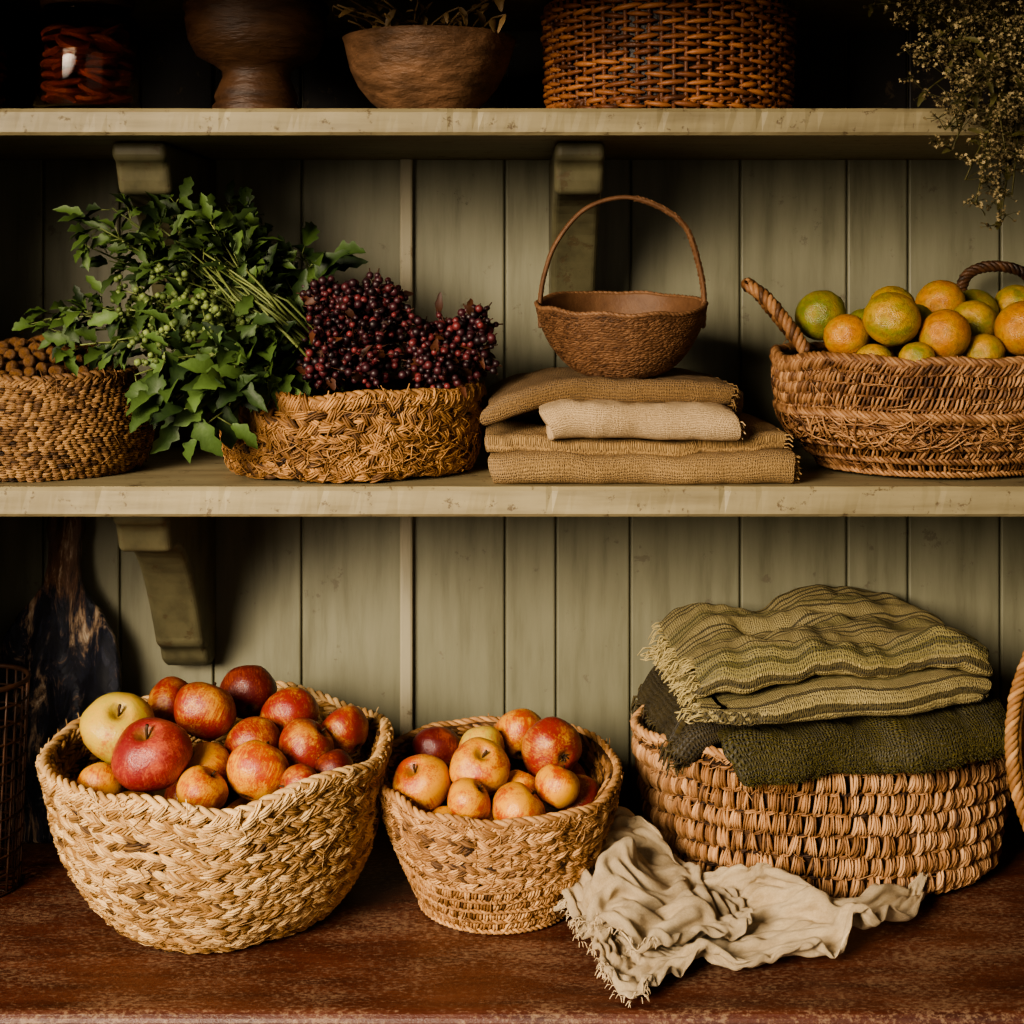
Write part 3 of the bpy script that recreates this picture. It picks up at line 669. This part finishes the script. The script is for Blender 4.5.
# ---------------------------------------------------------------- folded linens
def folded(name,x0,x1,y0,y1,z0,pitch,layers,mat,label,cat='cloth',rot=0,seed=0,sag=.004,wr=.003,thick=.8,fringe=0,ends=.006,lean=0,hf=None,fmat=None,grp=None,front_j=.004,fl=(.004,.012),pil=.25,fr_r=.0007,sides=(0,1),zmin=None,fuzz=0):
    cx,cy=(x0+x1)/2,(y0+y1)/2; W=x1-x0; D=y1-y0
    path=[]
    for i in range(layers):
        z=pitch*(i+.5); fr=i%2==0
        ys=[-D/2+pitch/2+(D-pitch)*k/18 for k in range(19)]
        if fr: ys=ys[::-1]
        for yv in ys: path.append((yv,z,i))
        if i<layers-1:
            e=ys[-1]; s=-1 if fr else 1
            for k in range(1,7):
                a=pi*k/7; path.append((e+s*sin(a)*pitch*.6,z+pitch/2-cos(a)*pitch/2,i+k/7))
    nx=130; vs=[];uvs=[]
    acc=[0]
    for a,b in zip(path[:-1],path[1:]): acc.append(acc[-1]+sqrt((a[0]-b[0])**2+(a[1]-b[1])**2))
    H=pitch*layers
    for j,(yv,z,li) in enumerate(path):
        for i in range(nx+1):
            f=i/nx; ej=ends*noise.noise(V(li*1.7,seed,f>.5 and 5 or 1))*2+ .002*noise.noise(V(yv*60,li,f>.5 and 3 or 8))
            x=(-W/2)+(W)*f + ej*(abs(f-.5)*2)**4*(1 if f>.5 else -1)
            nz=noise.noise(V(x*9+seed,yv*9,li*.35)); n2=noise.noise(V(x*22+seed,yv*14,li*.5)); n3=noise.noise(V(x*60,yv*50,li+seed))
            hz=z/H; e8=abs(2*f-1)**9
            zz=z*(1-pil*e8)+ (nz*sag+n2*wr+n3*wr*.4)*hz*2
            if hf: zz+=hf(x,yv,hz)
            yy=yv*(1-.06*e8)+front_j*noise.noise(V(x*10,li*.9,seed))*2+n2*wr*.9+n3*wr*.4+lean*hz
            vs.append(V(x,yy,max(zz,pitch*.45) if zmin is None else max(zz,zmin))); uvs.append((W*f,acc[j]))
    fs=[]; m=nx+1
    for j in range(len(path)-1):
        for i in range(nx): fs.append((j*m+i,j*m+i+1,(j+1)*m+i+1,(j+1)*m+i))
    mb=MB(); mb.add(vs,fs)
    root=empty(name,(cx,cy,z0)); root.rotation_euler=(0,0,rot)
    o=mb.obj('fabric',mat,root); uvl=o.data.uv_layers.new(name='UVMap')
    for lp in o.data.loops: uvl.data[lp.index].uv=uvs[lp.vertex_index]
    so=o.modifiers.new('solid','SOLIDIFY'); so.thickness=pitch*thick; so.offset=0; so.use_rim=True
    ss=o.modifiers.new('sub','SUBSURF'); ss.levels=1; ss.render_levels=1
    if fringe:
        rn=random.Random(seed)
        for sd in sides:
            e=((0,-1),(nx,1))[sd]; mb=MB()
            for j in range(len(path)):
                for q in range(fringe):
                    p=vs[j*m+e[0]]+V(0,rn.uniform(-.006,.006),rn.uniform(-.5,.5)*pitch*thick); L=rn.uniform(*fl)
                    z2=max(.001,p.z-rn.uniform(0,L)) if zmin is None else p.z-rn.uniform(.3,1)*L
                    tube(mb,[p-V(e[1]*.003,0,0),p+V(e[1]*L*.5,rn.uniform(-.003,.003),0),V(p.x+e[1]*L*(1 if zmin is None else .7),p.y+rn.uniform(-.005,.005),z2)],fr_r,4,.6)
            mb.obj('fringe',fmat or mat,root)
    if fuzz:
        rn=random.Random(seed); mb=MB()
        cand=[j for j,(yv,z,li) in enumerate(path) if yv<-D/2+.04]
        for q in range(fuzz):
            j=rn.choice(cand); i=rn.randint(1,nx-1); p=vs[j*m+i]; li=path[j][2]; z=path[j][1]
            up=(z/H-.5)*2; n=V(0,-1.0,up*.9).normalized()
            p=p+n*pitch*thick*.46+V(rn.uniform(-.002,.002),0,rn.uniform(-.004,.004)); L=rn.uniform(.002,.005)
            d=V(rn.uniform(-1,1),-.5,rn.uniform(-1,.6)).normalized()
            tube(mb,[p,p+n*.0015+d*L*.5,p+d*L],.00045,3,.6,r2=.0002)
        k=mb.obj('pile',mat,root); k['kind']='stuff'
    top(root,label,cat,grp); return root
L_tan=m_cloth('linen_tan','#8a6e48','#c5a16b',1200,bs=1,bd=.0024,wv=.45); L_lt=m_cloth('linen_light','#a78c66','#d5b88e',1600,bs=.9,bd=.0014,wv=.35); L_br=m_cloth('linen_brown','#725937','#a18055',1200,bs=1,bd=.0024,wv=.45)
GL='folded linens on the shelf'
folded('folded_cloth',-.020,.284,.016,.21,.4535,.0175,3,L_tan,'thick folded tan linen cloth at the bottom of the stack',seed=1,fringe=4,sides=(1,),fl=(.002,.008),sag=.005,wr=.0030,grp=GL,thick=1.02,hf=lambda x,y,h:-.007*h*exp(-(x/.09)**2),front_j=.004,pil=.15,ends=.008)
folded('folded_cloth',.036,.224,.006,.12,.4985,.0185,2,L_lt,'pale beige folded linen cloth in the middle of the stack',seed=4,sag=.003,wr=.0028,grp=GL,thick=1.0,ends=.005,pil=.2,fringe=2,sides=(1,),fl=(.002,.006))
folded('folded_cloth',-.028,.226,.040,.23,.5320,.0130,2,L_br,'brown folded linen cloth on top of the stack',seed=7,sag=.003,wr=.0025,grp=GL,thick=1.0,rot=.02,fringe=4,sides=(1,),fl=(.002,.010),hf=lambda x,y,h:-.024*max(0,(-x-.04)/.095)**1.5,zmin=-.02)
folded('folded_cloth',-.02,.250,.13,.27,.506,.020,2,L_br,'brown folded linen cloth tucked at the back of the stack',seed=9,sag=.002,wr=.002,grp=GL,thick=.9)
B_ol=m_cloth('wool_olive','#3d370e','#7d7130',700,bs=1,bd=.010,wv=.6,fz=260); B_kh=m_cloth('wool_khaki','#90814f','#cbb982',900,('#39321a',.010,'#75703a'),bs=1,bd=.004)
B_dk=m_cloth('wool_dark','#2a2211','#5f522c',800,bs=1,bd=.006)
GB='blankets on the straw basket'
def ridge(x,y,z): return 1-2.2*abs(noise.noise(V(x,y,z)))
folded('folded_blanket',.172,.340,.10,.30,.168,.018,3,B_dk,'dark brown wool blanket with fringe over the basket rim','blanket',rot=.12,seed=22,sag=.010,wr=.006,thick=.9,ends=.014,fringe=4,fl=(.008,.020),fr_r=.0009,grp=GB,front_j=.010,sides=(0,),hf=lambda x,y,h:-.03*max(0,(-x-.02)/.065)**2,zmin=-.02)
folded('folded_blanket',.226,.512,.038,.29,.162,.0255,2,B_ol,'moss-olive knitted wool blanket folded over the straw basket rim','blanket',rot=.05,seed=12,sag=.014,wr=.009,thick=.95,ends=.012,grp=GB,hf=lambda x,y,h:.014*(x/.14)-.010*max(0,(-y-.090)/.03)**1.5-.008*exp(-(x/.06)**2)*h,front_j=.014,pil=.3,zmin=-.03,fuzz=5000)
folded('folded_blanket',.188,.496,.044,.29,.205,.0150,4,B_kh,'khaki fringed blanket with dark stripes folded on the olive one','blanket',rot=.08,seed=15,sag=.010,wr=.0040,thick=.92,ends=.018,fringe=4,grp=GB,lean=.045,hf=lambda x,y,h:.014*(x/.16)-.008*max(0,-x/.16)**2*h-.020*max(0,x/.16)**3*h+h**2*(.014*ridge(x*8+y*9+3,y*14,2)+.007*ridge(x*22-y*24,y*26+x*9,6)+.004),front_j=.012,pil=.2,sides=(0,),fl=(.005,.014))
# crumpled cream cloth: pleated patches that are dropped and settled by the cloth solver, then frozen
L_cream=m_cloth('linen_cream','#bfa67e','#ead5af',2000,bs=.9,bd=.0012,wv=.2)
def cream():
    root=empty('linen_cloth',(.2,0,.0005)); off=V(.2,0,0)
    allv=[];allf=[];uvs=[];edges=[]
    def ev(P,t):
        x=t*(len(P)-1); i=min(int(x),len(P)-2); f=x-i; g=lambda k:P[max(0,min(len(P)-1,k))]
        a,b,c,d=g(i-1),g(i),g(i+1),g(i+2)
        return .5*((2*b)+(c-a)*f+(2*a-5*b+4*c-d)*f*f+(3*b-a-3*c+d)*f**3)
    def patch(c0,c1,d0,d1,n,m,apex,amp,k,seed,zb,fr=('d0',)):
        o=len(allv)
        P00,P10,P01,P11=c0[0],c0[-1],c1[0],c1[-1]
        for j in range(m+1):
            v=j/m
            for i in range(n+1):
                u=i/n
                p=(1-v)*ev(c0,u)+v*ev(c1,u)+(1-u)*ev(d0,v)+u*ev(d1,v)-((1-u)*(1-v)*P00+u*(1-v)*P10+(1-u)*v*P01+u*v*P11)
                dx,dy=p.x-apex.x,p.y-apex.y; phi=atan2(dy,dx); dist=sqrt(dx*dx+dy*dy)
                wv=noise.noise(V(p.x*9,p.y*9,seed))
                s=sin(phi*k+wv*4+seed); h=amp*(.5+.5*s)*min(1,dist/.05)*(.65+.5*noise.noise(V(p.x*12,p.y*12,seed+4)))
                h+=.35*amp*noise.noise(V(p.x*34,p.y*34,seed+7))
                tx,ty=-dy/max(dist,1e-4),dx/max(dist,1e-4); c=cos(phi*k+wv*4+seed)
                allv.append(V(p.x+tx*c*amp*.25,p.y+ty*c*amp*.25,max(.004,zb+p.z+h))); uvs.append((u*.3,v*.38))
        for j in range(m):
            for i in range(n):
                a=o+j*(n+1)+i; allf.append((a,a+1,a+n+2,a+n+1))
        if 'c0' in fr: edges.append([(o+i,o+(n+1)+i) for i in range(n+1)])
        if 'd0' in fr: edges.append([(o+j*(n+1),o+j*(n+1)+1) for j in range(m+1)])
        if 'd1' in fr: edges.append([(o+j*(n+1)+n,o+j*(n+1)+n-1) for j in range(m+1)])
        return len(allv)
    W=lambda x,y,z=0.:V(x,y,z)
    n1=patch([W(.034,.045),W(.058,-.025),W(.100,-.088),W(.158,-.128)],[W(.130,.122,.02),W(.21,.075,.01),W(.31,.052),W(.437,.052)],
          [W(.034,.045),W(.045,.09),W(.085,.112),W(.130,.122,.02)],[W(.158,-.128),W(.205,-.07),W(.265,-.075),W(.345,-.018),W(.437,.052)],66,70,V(.12,.16,0),.036,8,1.3,.008,('c0',))
    patch([W(.024,.060),W(.040,.0),W(.085,-.055),W(.150,-.088)],[W(.135,.115),W(.175,.09),W(.215,.06),W(.245,.03)],
          [W(.024,.060),W(.05,.09),W(.10,.105),W(.135,.115)],[W(.150,-.088),W(.20,-.050),W(.235,-.01),W(.245,.03)],48,48,V(.12,.17,0),.034,9,5.1,.056,('c0',))
    st=[p.copy() for p in allv]; final=st
    me=bpy.data.meshes.new('t'); me.from_pydata([tuple(p) for p in st],[],allf); o=bpy.data.objects.new('t',me); C.objects.link(o)
    tmp=[]
    try:
        def coll(name,vs,fs,fr):
            pm=bpy.data.meshes.new(name); pm.from_pydata([tuple(v) for v in vs],[],fs); po=bpy.data.objects.new(name,pm); C.objects.link(po)
            po.modifiers.new('c','COLLISION'); po.collision.thickness_outer=.002; po.collision.cloth_friction=fr; tmp.append(po)
        gv=[];gf=[];N=60
        for j in range(N+1):
            for i in range(N+1):
                x=-.1+.7*i/N; y=-.3+.6*j/N
                z=.046*exp(-((x-.145)**2/.0014+(y-.105)**2/.0009))+.020*exp(-((x-.27)**2/.004+(y-.045)**2/.0008))+.014*exp(-((x-.12)**2/.003+(y-.03)**2/.002))
                gv.append(V(x,y,z))
        for j in range(N):
            for i in range(N): a=j*(N+1)+i; gf.append((a,a+1,a+N+2,a+N+1))
        coll('p',gv,gf,40)
        cm=o.modifiers.new('cloth','CLOTH'); s=cm.settings; s.quality=6; s.mass=.15; s.tension_stiffness=10;s.compression_stiffness=10; s.shear_stiffness=4; s.bending_stiffness=.12; s.air_damping=2
        cs=cm.collision_settings; cs.distance_min=.002; cs.use_self_collision=True; cs.self_distance_min=.0025; cs.self_friction=10; cs.collision_quality=3
        sc=bpy.context.scene; cm.point_cache.frame_start=1; cm.point_cache.frame_end=40; t1=time.time()
        for f in range(1,13):
            sc.frame_set(f)
            if time.time()-t1>110: break
        dg=bpy.context.evaluated_depsgraph_get(); e2=o.evaluated_get(dg); final=[v.co.copy() for v in e2.data.vertices]
        sc.frame_set(1)
    except Exception as e: print('cloth fail',e)
    for po in tmp: bpy.data.objects.remove(po)
    bpy.data.objects.remove(o)
    def fit(P,X0,X1,Y0,Y1):
        x0,x1=min(p.x for p in P),max(p.x for p in P); y0,y1=min(p.y for p in P),max(p.y for p in P)
        for p in P: p.x=X0+(p.x-x0)/(x1-x0)*(X1-X0); p.y=Y0+(p.y-y0)/(y1-y0)*(Y1-Y0)
    fit(final[:n1],.018,.437,-.138,.112); fit(final[n1:],.016,.240,-.094,.112)
    for p in final:
        p.z=max(p.z,.0015)*1.7
        g=max(0,1-((p.x-.130)**2+(p.y-.105)**2)/.005); p.z+=.022*g*g
        d=V(p.x+.015,p.y-.09,0); lim=.074+.38*p.z
        if d.length<lim: d=d.normalized()*lim; p.x=-.015+d.x; p.y=.09+d.y
        yb=.193-.138*.93*sqrt(max(0,1-((p.x-.349)/.205)**2))-.006 if abs(p.x-.349)<.205 else 9
        if p.y>yb: p.z+=min(.02,(p.y-yb)*.6); p.y=yb
    mb=MB(); mb.add([p-off for p in final],allf); ob=mb.obj('fabric',L_cream,root); uvl=ob.data.uv_layers.new(name='UVMap')
    for lp in ob.data.loops: uvl.data[lp.index].uv=uvs[lp.vertex_index]
    so=ob.modifiers.new('s','SOLIDIFY'); so.thickness=.0022; so.offset=0
    ss=ob.modifiers.new('sub','SUBSURF'); ss.levels=1; ss.render_levels=1
    mb=MB(); rn=random.Random(5)
    for E in edges:
        for a,b in E:
            for q in range(3):
                p=final[a]-off; d=(final[a]-final[b]); d.z=0
                d=d.normalized() if d.length>1e-5 else V(-1,0,0)
                p=p+V(rn.uniform(-.003,.003),rn.uniform(-.003,.003),0); Lg=rn.uniform(.001,.004); s=V(-d.y,d.x,0)*rn.uniform(-.003,.003)
                e3=p+d*Lg+s*2; e3.z=max(.001,p.z-.004); tube(mb,[p,p+d*Lg*.5+s,e3],.0004,4,.8)
    mb.obj('fringe',L_cream,root)
    top(root,'crumpled cream linen cloth with frayed fringe on the counter','cloth')
cream()
# ---------------------------------------------------------------- foliage
M_leafA=m_leaf('herb_leaf','#17250f','#4d6330'); M_leafB=m_leaf('lobed_leaf','#192a11','#546c36'); M_stemg=m_leaf('herb_stem','#3a4721','#747e48'); M_bud=m_leaf('herb_bud','#34441d','#78874e')
def leaf(mb,p,d,n,L,W,shade,lob=.3,droop=.3,nl=3,curl=.35):
    d=d.normalized(); n=(n-d*n.dot(d)).normalized(); s=d.cross(n); vs=[]; K=13; cv=rr(-.3,.3); tw=rr(-.6,.6)
    for i in range(K):
        f=i/(K-1); w=W*.5*(max(0,sin(pi*min(1,f**.8*.97+.03)))**.6)*(1+lob*cos(2*pi*nl*f+.6))
        c=p+d*(f*L)-n*(droop*L*f*f)+s*(cv*L*f*f)
        s2=s*cos(tw*f)+n*sin(tw*f)
        vs+= [c-s2*w+n*w*curl+d*w*.2, c, c+s2*w+n*w*curl+d*w*.2]
    fs=[]
    for i in range(K-1):
        a=i*3; fs+=[(a,a+1,a+4,a+3),(a+1,a+2,a+5,a+4)]
    mb.add(vs,fs,shade)
_ico=bmesh.new(); bmesh.ops.create_icosphere(_ico,subdivisions=2,radius=1); IV=[v.co.copy() for v in _ico.verts]; IF=[tuple(v.index for v in f.verts) for f in _ico.faces]; _ico.free()
_ico=bmesh.new(); bmesh.ops.create_icosphere(_ico,subdivisions=1,radius=1); IV1=[v.co.copy() for v in _ico.verts]; IF1=[tuple(v.index for v in f.verts) for f in _ico.faces]; _ico.free()
def ball(mb,c,r,shade,lo=False):
    mb.add([c+v*r for v in (IV1 if lo else IV)],IF1 if lo else IF,shade)
def rv(s=1): return V(rr(-s,s),rr(-s,s),rr(-s,s))
def herbs():
    o=V(-.20,.135,.540); root=empty('herb_bunch',o); ms,ml,mbk,mb_b=MB(),MB(),MB(),MB()
    def stem(tip,kind,base=None,bend=.25):
        b=base or V(rr(-.235,-.17),rr(.08,.19),rr(.535,.555))
        mid=b.lerp(tip,.5)+V(rr(-.01,.01),rr(-.02,.01),bend*(tip-b).length*.35)
        P=[]
        for i in range(13):
            f=i/12; P.append(b*(1-f)**2+mid*2*f*(1-f)+tip*f*f)
        tube(ms,[p-o for p in P],.0018,5,rr(.2,1),r2=.0008)
        for i in range(4,13):
            t=(P[i]-P[i-1]).normalized()
            if kind=='fine':
                for q in range(2):
                    if i<7 and R()<.65: continue
                    if R()<.15: continue
                    p=P[i]+rv(.003); d=(t*.8+rv(1))
                    e=p+d.normalized()*rr(.006,.020); tube(ms,[p-o,e-o],.0006,4,.5)
                    for z in range(2 if R()<.6 else 3): leaf(ml,e-o+rv(.003),d+rv(.8),V(0,-.5,.8)+rv(.6),rr(.016,.032),rr(.008,.015),rr(.0,1),.26,.4,2.6,.45)
            elif kind=='lobed':
                if i<6: continue
                for q in range(2 if R()<.35 else 1):
                    d=t*.6+rv(1)+V(0,-.3,-.2)
                    e=P[i]+d.normalized()*rr(.006,.018); tube(ms,[P[i]-o,e-o],.0008,4,.5)
                    leaf(mbk,e-o,d,V(0,-.8,.6)+rv(.6),rr(.024,.044),rr(.014,.023),rr(.0,1),.24,.45,rr(2.4,3.2),.55)
            else:
                for q in range(3):
                    d=rv(1)+V(0,-.2,0); e=P[i]+d.normalized()*rr(.005,.016); tube(ms,[P[i]-o,e-o],.0007,4,.6)
                    for z in range(3): ball(mb_b,e-o+rv(.005),rr(.0028,.0048),rr(.1,1),True)
                    if R()<.4: leaf(mbk,e-o,d,V(0,-.8,.6)+rv(.5),rr(.018,.034),rr(.009,.016),rr(.0,1),.25,.4,3,.5)
    for (u,v,y) in [(92,222,.10),(112,208,.12),(150,205,.14),(190,214,.16),(225,205,.2),(250,222,.18),(85,245,.08),(120,240,.05),(200,238,.1),(160,228,.06),(265,240,.15),(235,250,.1),(140,265,.12),(210,222,.08),(270,262,.14),(100,228,.06),(175,205,.1),(130,222,.1),(240,235,.12)]:
        stem(pt(u,v,y),'fine')
    for (u,v,y) in [(50,320,.06),(65,334,.05),(95,314,.04),(80,345,.03),(118,340,.0),(60,312,.08)]: stem(pt(u,v,y),'fine',bend=.5)
    for (u,v,y) in [(120,290,.04),(150,300,.02),(185,300,.02),(140,335,-.01),(180,335,-.01),(160,275,.05),(205,320,.0),(150,365,-.02),(130,310,.02)]: stem(pt(u,v,y),'bud',bend=.4)
    for (u,v,y) in [(326,258,.17),(314,268,.16),(285,300,.12),(262,330,.05),(178,385,-.02),(195,408,-.03),(205,425,-.03),(165,360,-.03),(180,412,-.03),(228,375,-.02),(245,385,-.015),(155,390,-.03),(225,350,.0),(135,375,-.03),(205,385,-.03),(250,350,.02),(285,345,.05),(302,254,.16),(168,400,-.03),(265,368,.01)]:
        stem(pt(u,v,y),'lobed',bend=.45)
    for k in range(26):
        b=V(rr(-.21,-.16),rr(.07,.14),.548); tube(ms,smooth_path([b-o,pt(rr(245,295),rr(300,345),rr(.03,.07))-o,pt(rr(190,260),rr(250,300),rr(.06,.11))-o],4),.0017,5,rr(.2,.9),r2=.0010)
    ms.obj('stems',M_stemg,root); ml.obj('leaves',M_leafA,root); mbk.obj('lobed_leaves',M_leafB,root); mb_b.obj('buds',M_bud,root)
    top(root,'fresh bunch of green herbs with lobed leaves spilling over the basket','herbs')
herbs()
M_berry,nt,b=newmat('berry_skin'); at=nt.nodes.new('ShaderNodeAttribute'); at.attribute_name='shade'
v=coords(nt); nn=tnoise(nt,v,150,3)
cc=mixc(nt,mathn(nt,'MULTIPLY',nn,.5),ramp(nt,at.outputs['Fac'],[(0,'#14080d'),(.5,'#3c141d'),(1,'#7a2f30')]),'#241217')
nt.links.new(cc,b.inputs['Base Color']); b.inputs['Roughness'].default_value=.48; bump(nt,b,nn,.5,.001)
M_dleaf=m_leaf('dry_leaf','#2a1810','#5a3522')
def berries(cs,label,base,n):
    o=base; root=empty('berry_bunch',o); mb,ms=MB(),MB(); grid={}; G=.008; pts=[]; tries=0
    while len(pts)<n and tries<25000:
        tries+=1; c,a=random.choice(cs); d=rv(1); l=d.length
        if l>1 or l<.45: continue
        sp=1+.9*noise.noise(d*3.0+c*30)
        p=c+V(d.x*a.x,d.y*a.y,d.z*a.z)*sp
        if p.z<.52: continue
        k=(int(p.x//G),int(p.y//G),int(p.z//G)); ok=True
        for ax in (-1,0,1):
            for ay in (-1,0,1):
                for az in (-1,0,1):
                    for q in grid.get((k[0]+ax,k[1]+ay,k[2]+az),()):
                        if (p-q).length_squared<.0068**2: ok=False
        if ok: grid.setdefault(k,[]).append(p); pts.append(p)
    for i,p in enumerate(pts):
        ball(mb,p-o,rr(.0028,.0050),rr(0,1)**1.3)
        if i%3==0:
            c=min(cs,key=lambda k:(k[0]-p).length)[0]; d=(p-c).normalized(); tube(ms,[c-V(0,0,.02)-o,(c+p)/2-o+rv(.006),p-o,p+d*.008-o],.0007,4,.4)
        if i%12==0: leaf(ms,p-o,rv(1),V(0,-1,.5)+rv(.5),rr(.012,.022),rr(.006,.01),rr(0,1),.1,.4,2)
    for c,a in cs: tube(ms,[base-o,c-o],.002,5,.4)
    q=mb.obj('berries',M_berry,root); q['kind']='stuff'; ms.obj('stems',M_dleaf,root)
    top(root,label,'berries')
P=pt
berries([(P(340,315,.09),V(.034,.030,.026)),(P(372,298,.10),V(.032,.03,.020)),(P(325,345,.07),V(.026,.03,.028)),(P(362,352,.07),V(.034,.035,.032)),(P(392,318,.10),V(.022,.03,.024)),(P(322,296,.11),V(.020,.02,.016)),(P(325,370,.05),V(.020,.02,.014))],'dense cluster of dark burgundy berries in the shaggy straw basket',V(-.15,.13,.53),700)
berries([(P(448,338,.12),V(.030,.030,.022)),(P(470,352,.11),V(.024,.03,.026)),(P(436,367,.08),V(.030,.035,.020)),(P(474,326,.13),V(.018,.02,.018)),(P(420,345,.10),V(.014,.02,.022))],'smaller cluster of purple-black berries over the straw basket rim',V(-.09,.13,.53),430)
def dried():
    M_fl=m_leaf('dried_blossom','#463c24','#b09e74',.8); M_st=m_leaf('dried_stem','#2c2a14','#5f5a32')
    o=V(.43,.05,.8325); root=empty('dried_flower_bunch',o); ms,mf=MB(),MB()
    tips=[(975,205,-.06),(1000,222,-.05),(1012,195,-.06),(980,165,-.07),(1025,170,-.05),(952,150,-.06),(950,105,-.05),(1000,120,-.07),(925,92,-.04),(945,70,-.03),(985,60,-.05),(1020,90,-.06),(935,40,-.02),(970,20,-.03),(1010,30,-.04),(900,15,.02),(870,5,.04),(1035,130,-.06),(960,45,-.04),(980,95,-.06),(945,130,-.06),(1005,150,-.07),(965,180,-.06),(1020,60,-.05),(915,60,-.03)]
    for (u,v,y) in tips:
        tip=pt(u,v,y); b=V(.50+rr(-.03,.05),.03+rr(-.01,.03),.87+rr(0,.04)); mid=b.lerp(tip,.5)+V(rr(-.01,.02),-.03,.03)
        Pp=[b*(1-f)**2+mid*2*f*(1-f)+tip*f*f for f in [i/10 for i in range(11)]]
        tube(ms,[p-o for p in Pp],.0013,4,.5,r2=.0008)
        for i in range(4,11):
            for q in range(2):
                d=rv(1).normalized()+V(0,-.3,.2); e=Pp[i]+d*rr(.008,.024); tube(ms,[Pp[i]-o,e-o],.0005,3,.5)
                sh=rr(.0,1)
                for z in range(9):
                    e2=e+V(rr(-.010,.010),rr(-.010,.010),rr(-.006,.006)); s2=min(1,max(0,sh+rr(-.3,.3)))
                    tube(ms,[e-o,e2-o],.0003,3,.4)
                    # tiny five-petalled florets
                    ax=rv(1).normalized(); b1=ax.orthogonal().normalized(); b2=ax.cross(b1); r=rr(.0016,.0030); vs=[e2-o]
                    for k in range(10):
                        a=2*pi*k/10; rad=r*(1 if k%2 else .45); vs.append(e2-o+(b1*cos(a)+b2*sin(a))*rad+ax*r*.4*(1 if k%2 else .2))
                    mf.add(vs,[(0,k+1,(k+1)%10+1) for k in range(10)],s2)
                    if z%3==0: ball(mf,e2-o+rv(.003),rr(.0010,.0017),s2*.6,True)
            if R()<.5: leaf(ms,Pp[i]-o,rv(1),V(0,-1,.5),rr(.012,.024),.006,rr(.3,1),.1,.3,2)
    ms.obj('stems',M_st,root); q=mf.obj('blossoms',M_fl,root); q['kind']='stuff'
    top(root,'dried cream wildflower bunch hanging over the shelf edge','dried flowers')
dried()
def twigs():
    M_st=m_leaf('twig','#3a2e1c','#7a623f'); o=V(-.09,.115,.90); root=empty('dried_twigs',o); ms,ml=MB(),MB()
    for k in range(22):
        b=V(-.09+rr(-.04,.04),.115+rr(-.03,.03),.885); t=V(-.12+rr(-.09,.14),.06+rr(-.06,.04),.935+rr(-.010,.018))
        Pp=[b.lerp(t,i/6)+V(0,0,.010*sin(pi*i/6))+rv(.002) for i in range(7)]; tube(ms,[p-o for p in Pp],.0013,4,rr(.2,1))
        for i in range(3,7):
            leaf(ml,Pp[i]-o,rv(1),V(0,-.5,1)+rv(.4),rr(.010,.020),rr(.005,.010),rr(0,1),.1,.4,2)
    ms.obj('stems',M_st,root); ml.obj('leaves',M_st,root); top(root,'dried leafy twigs in the clay bowl','dried twigs')
twigs()
print('T all',time.time()-T0)
# ---------------------------------------------------------------- light & camera
def area(name,loc,tgt,size,power,col,sy=None,spread=None):
    l=bpy.data.lights.new(name,'AREA'); l.size=size; l.energy=power; l.color=col
    if sy: l.shape='RECTANGLE'; l.size_y=sy
    if spread: l.spread=math.radians(spread)
    o=bpy.data.objects.new(name,l); C.objects.link(o); o.location=loc
    o.rotation_euler=(Vector(tgt)-Vector(loc)).to_track_quat('-Z','Y').to_euler(); return o
area('key_light',(-1.25,-1.90,1.06),(.03,.08,.16),1.1,17.5,(1,.84,.65),.9,54)  # added soft key; narrow spread leaves top shelf and left edge dim
area('room_fill',(1.0,-2.4,.9),(.0,.1,.4),1.8,5,(1,.87,.72))
w=bpy.data.worlds.new('world'); bpy.context.scene.world=w; w.use_nodes=True
w.node_tree.nodes['Background'].inputs[0].default_value=(1,.86,.70,1); w.node_tree.nodes['Background'].inputs[1].default_value=.04
try: bpy.context.scene.view_settings.look='AgX - Medium High Contrast'
except Exception as e: print(e)
cam=bpy.data.cameras.new('camera'); co=bpy.data.objects.new('camera',cam); C.objects.link(co)
co.location=(0,-1.5,CAMZ); co.rotation_euler=(pi/2,0,0); cam.sensor_width=36; cam.lens=1500/1024*36; cam.shift_y=-(512-270)/1024
cam.clip_start=.05; bpy.context.scene.camera=co
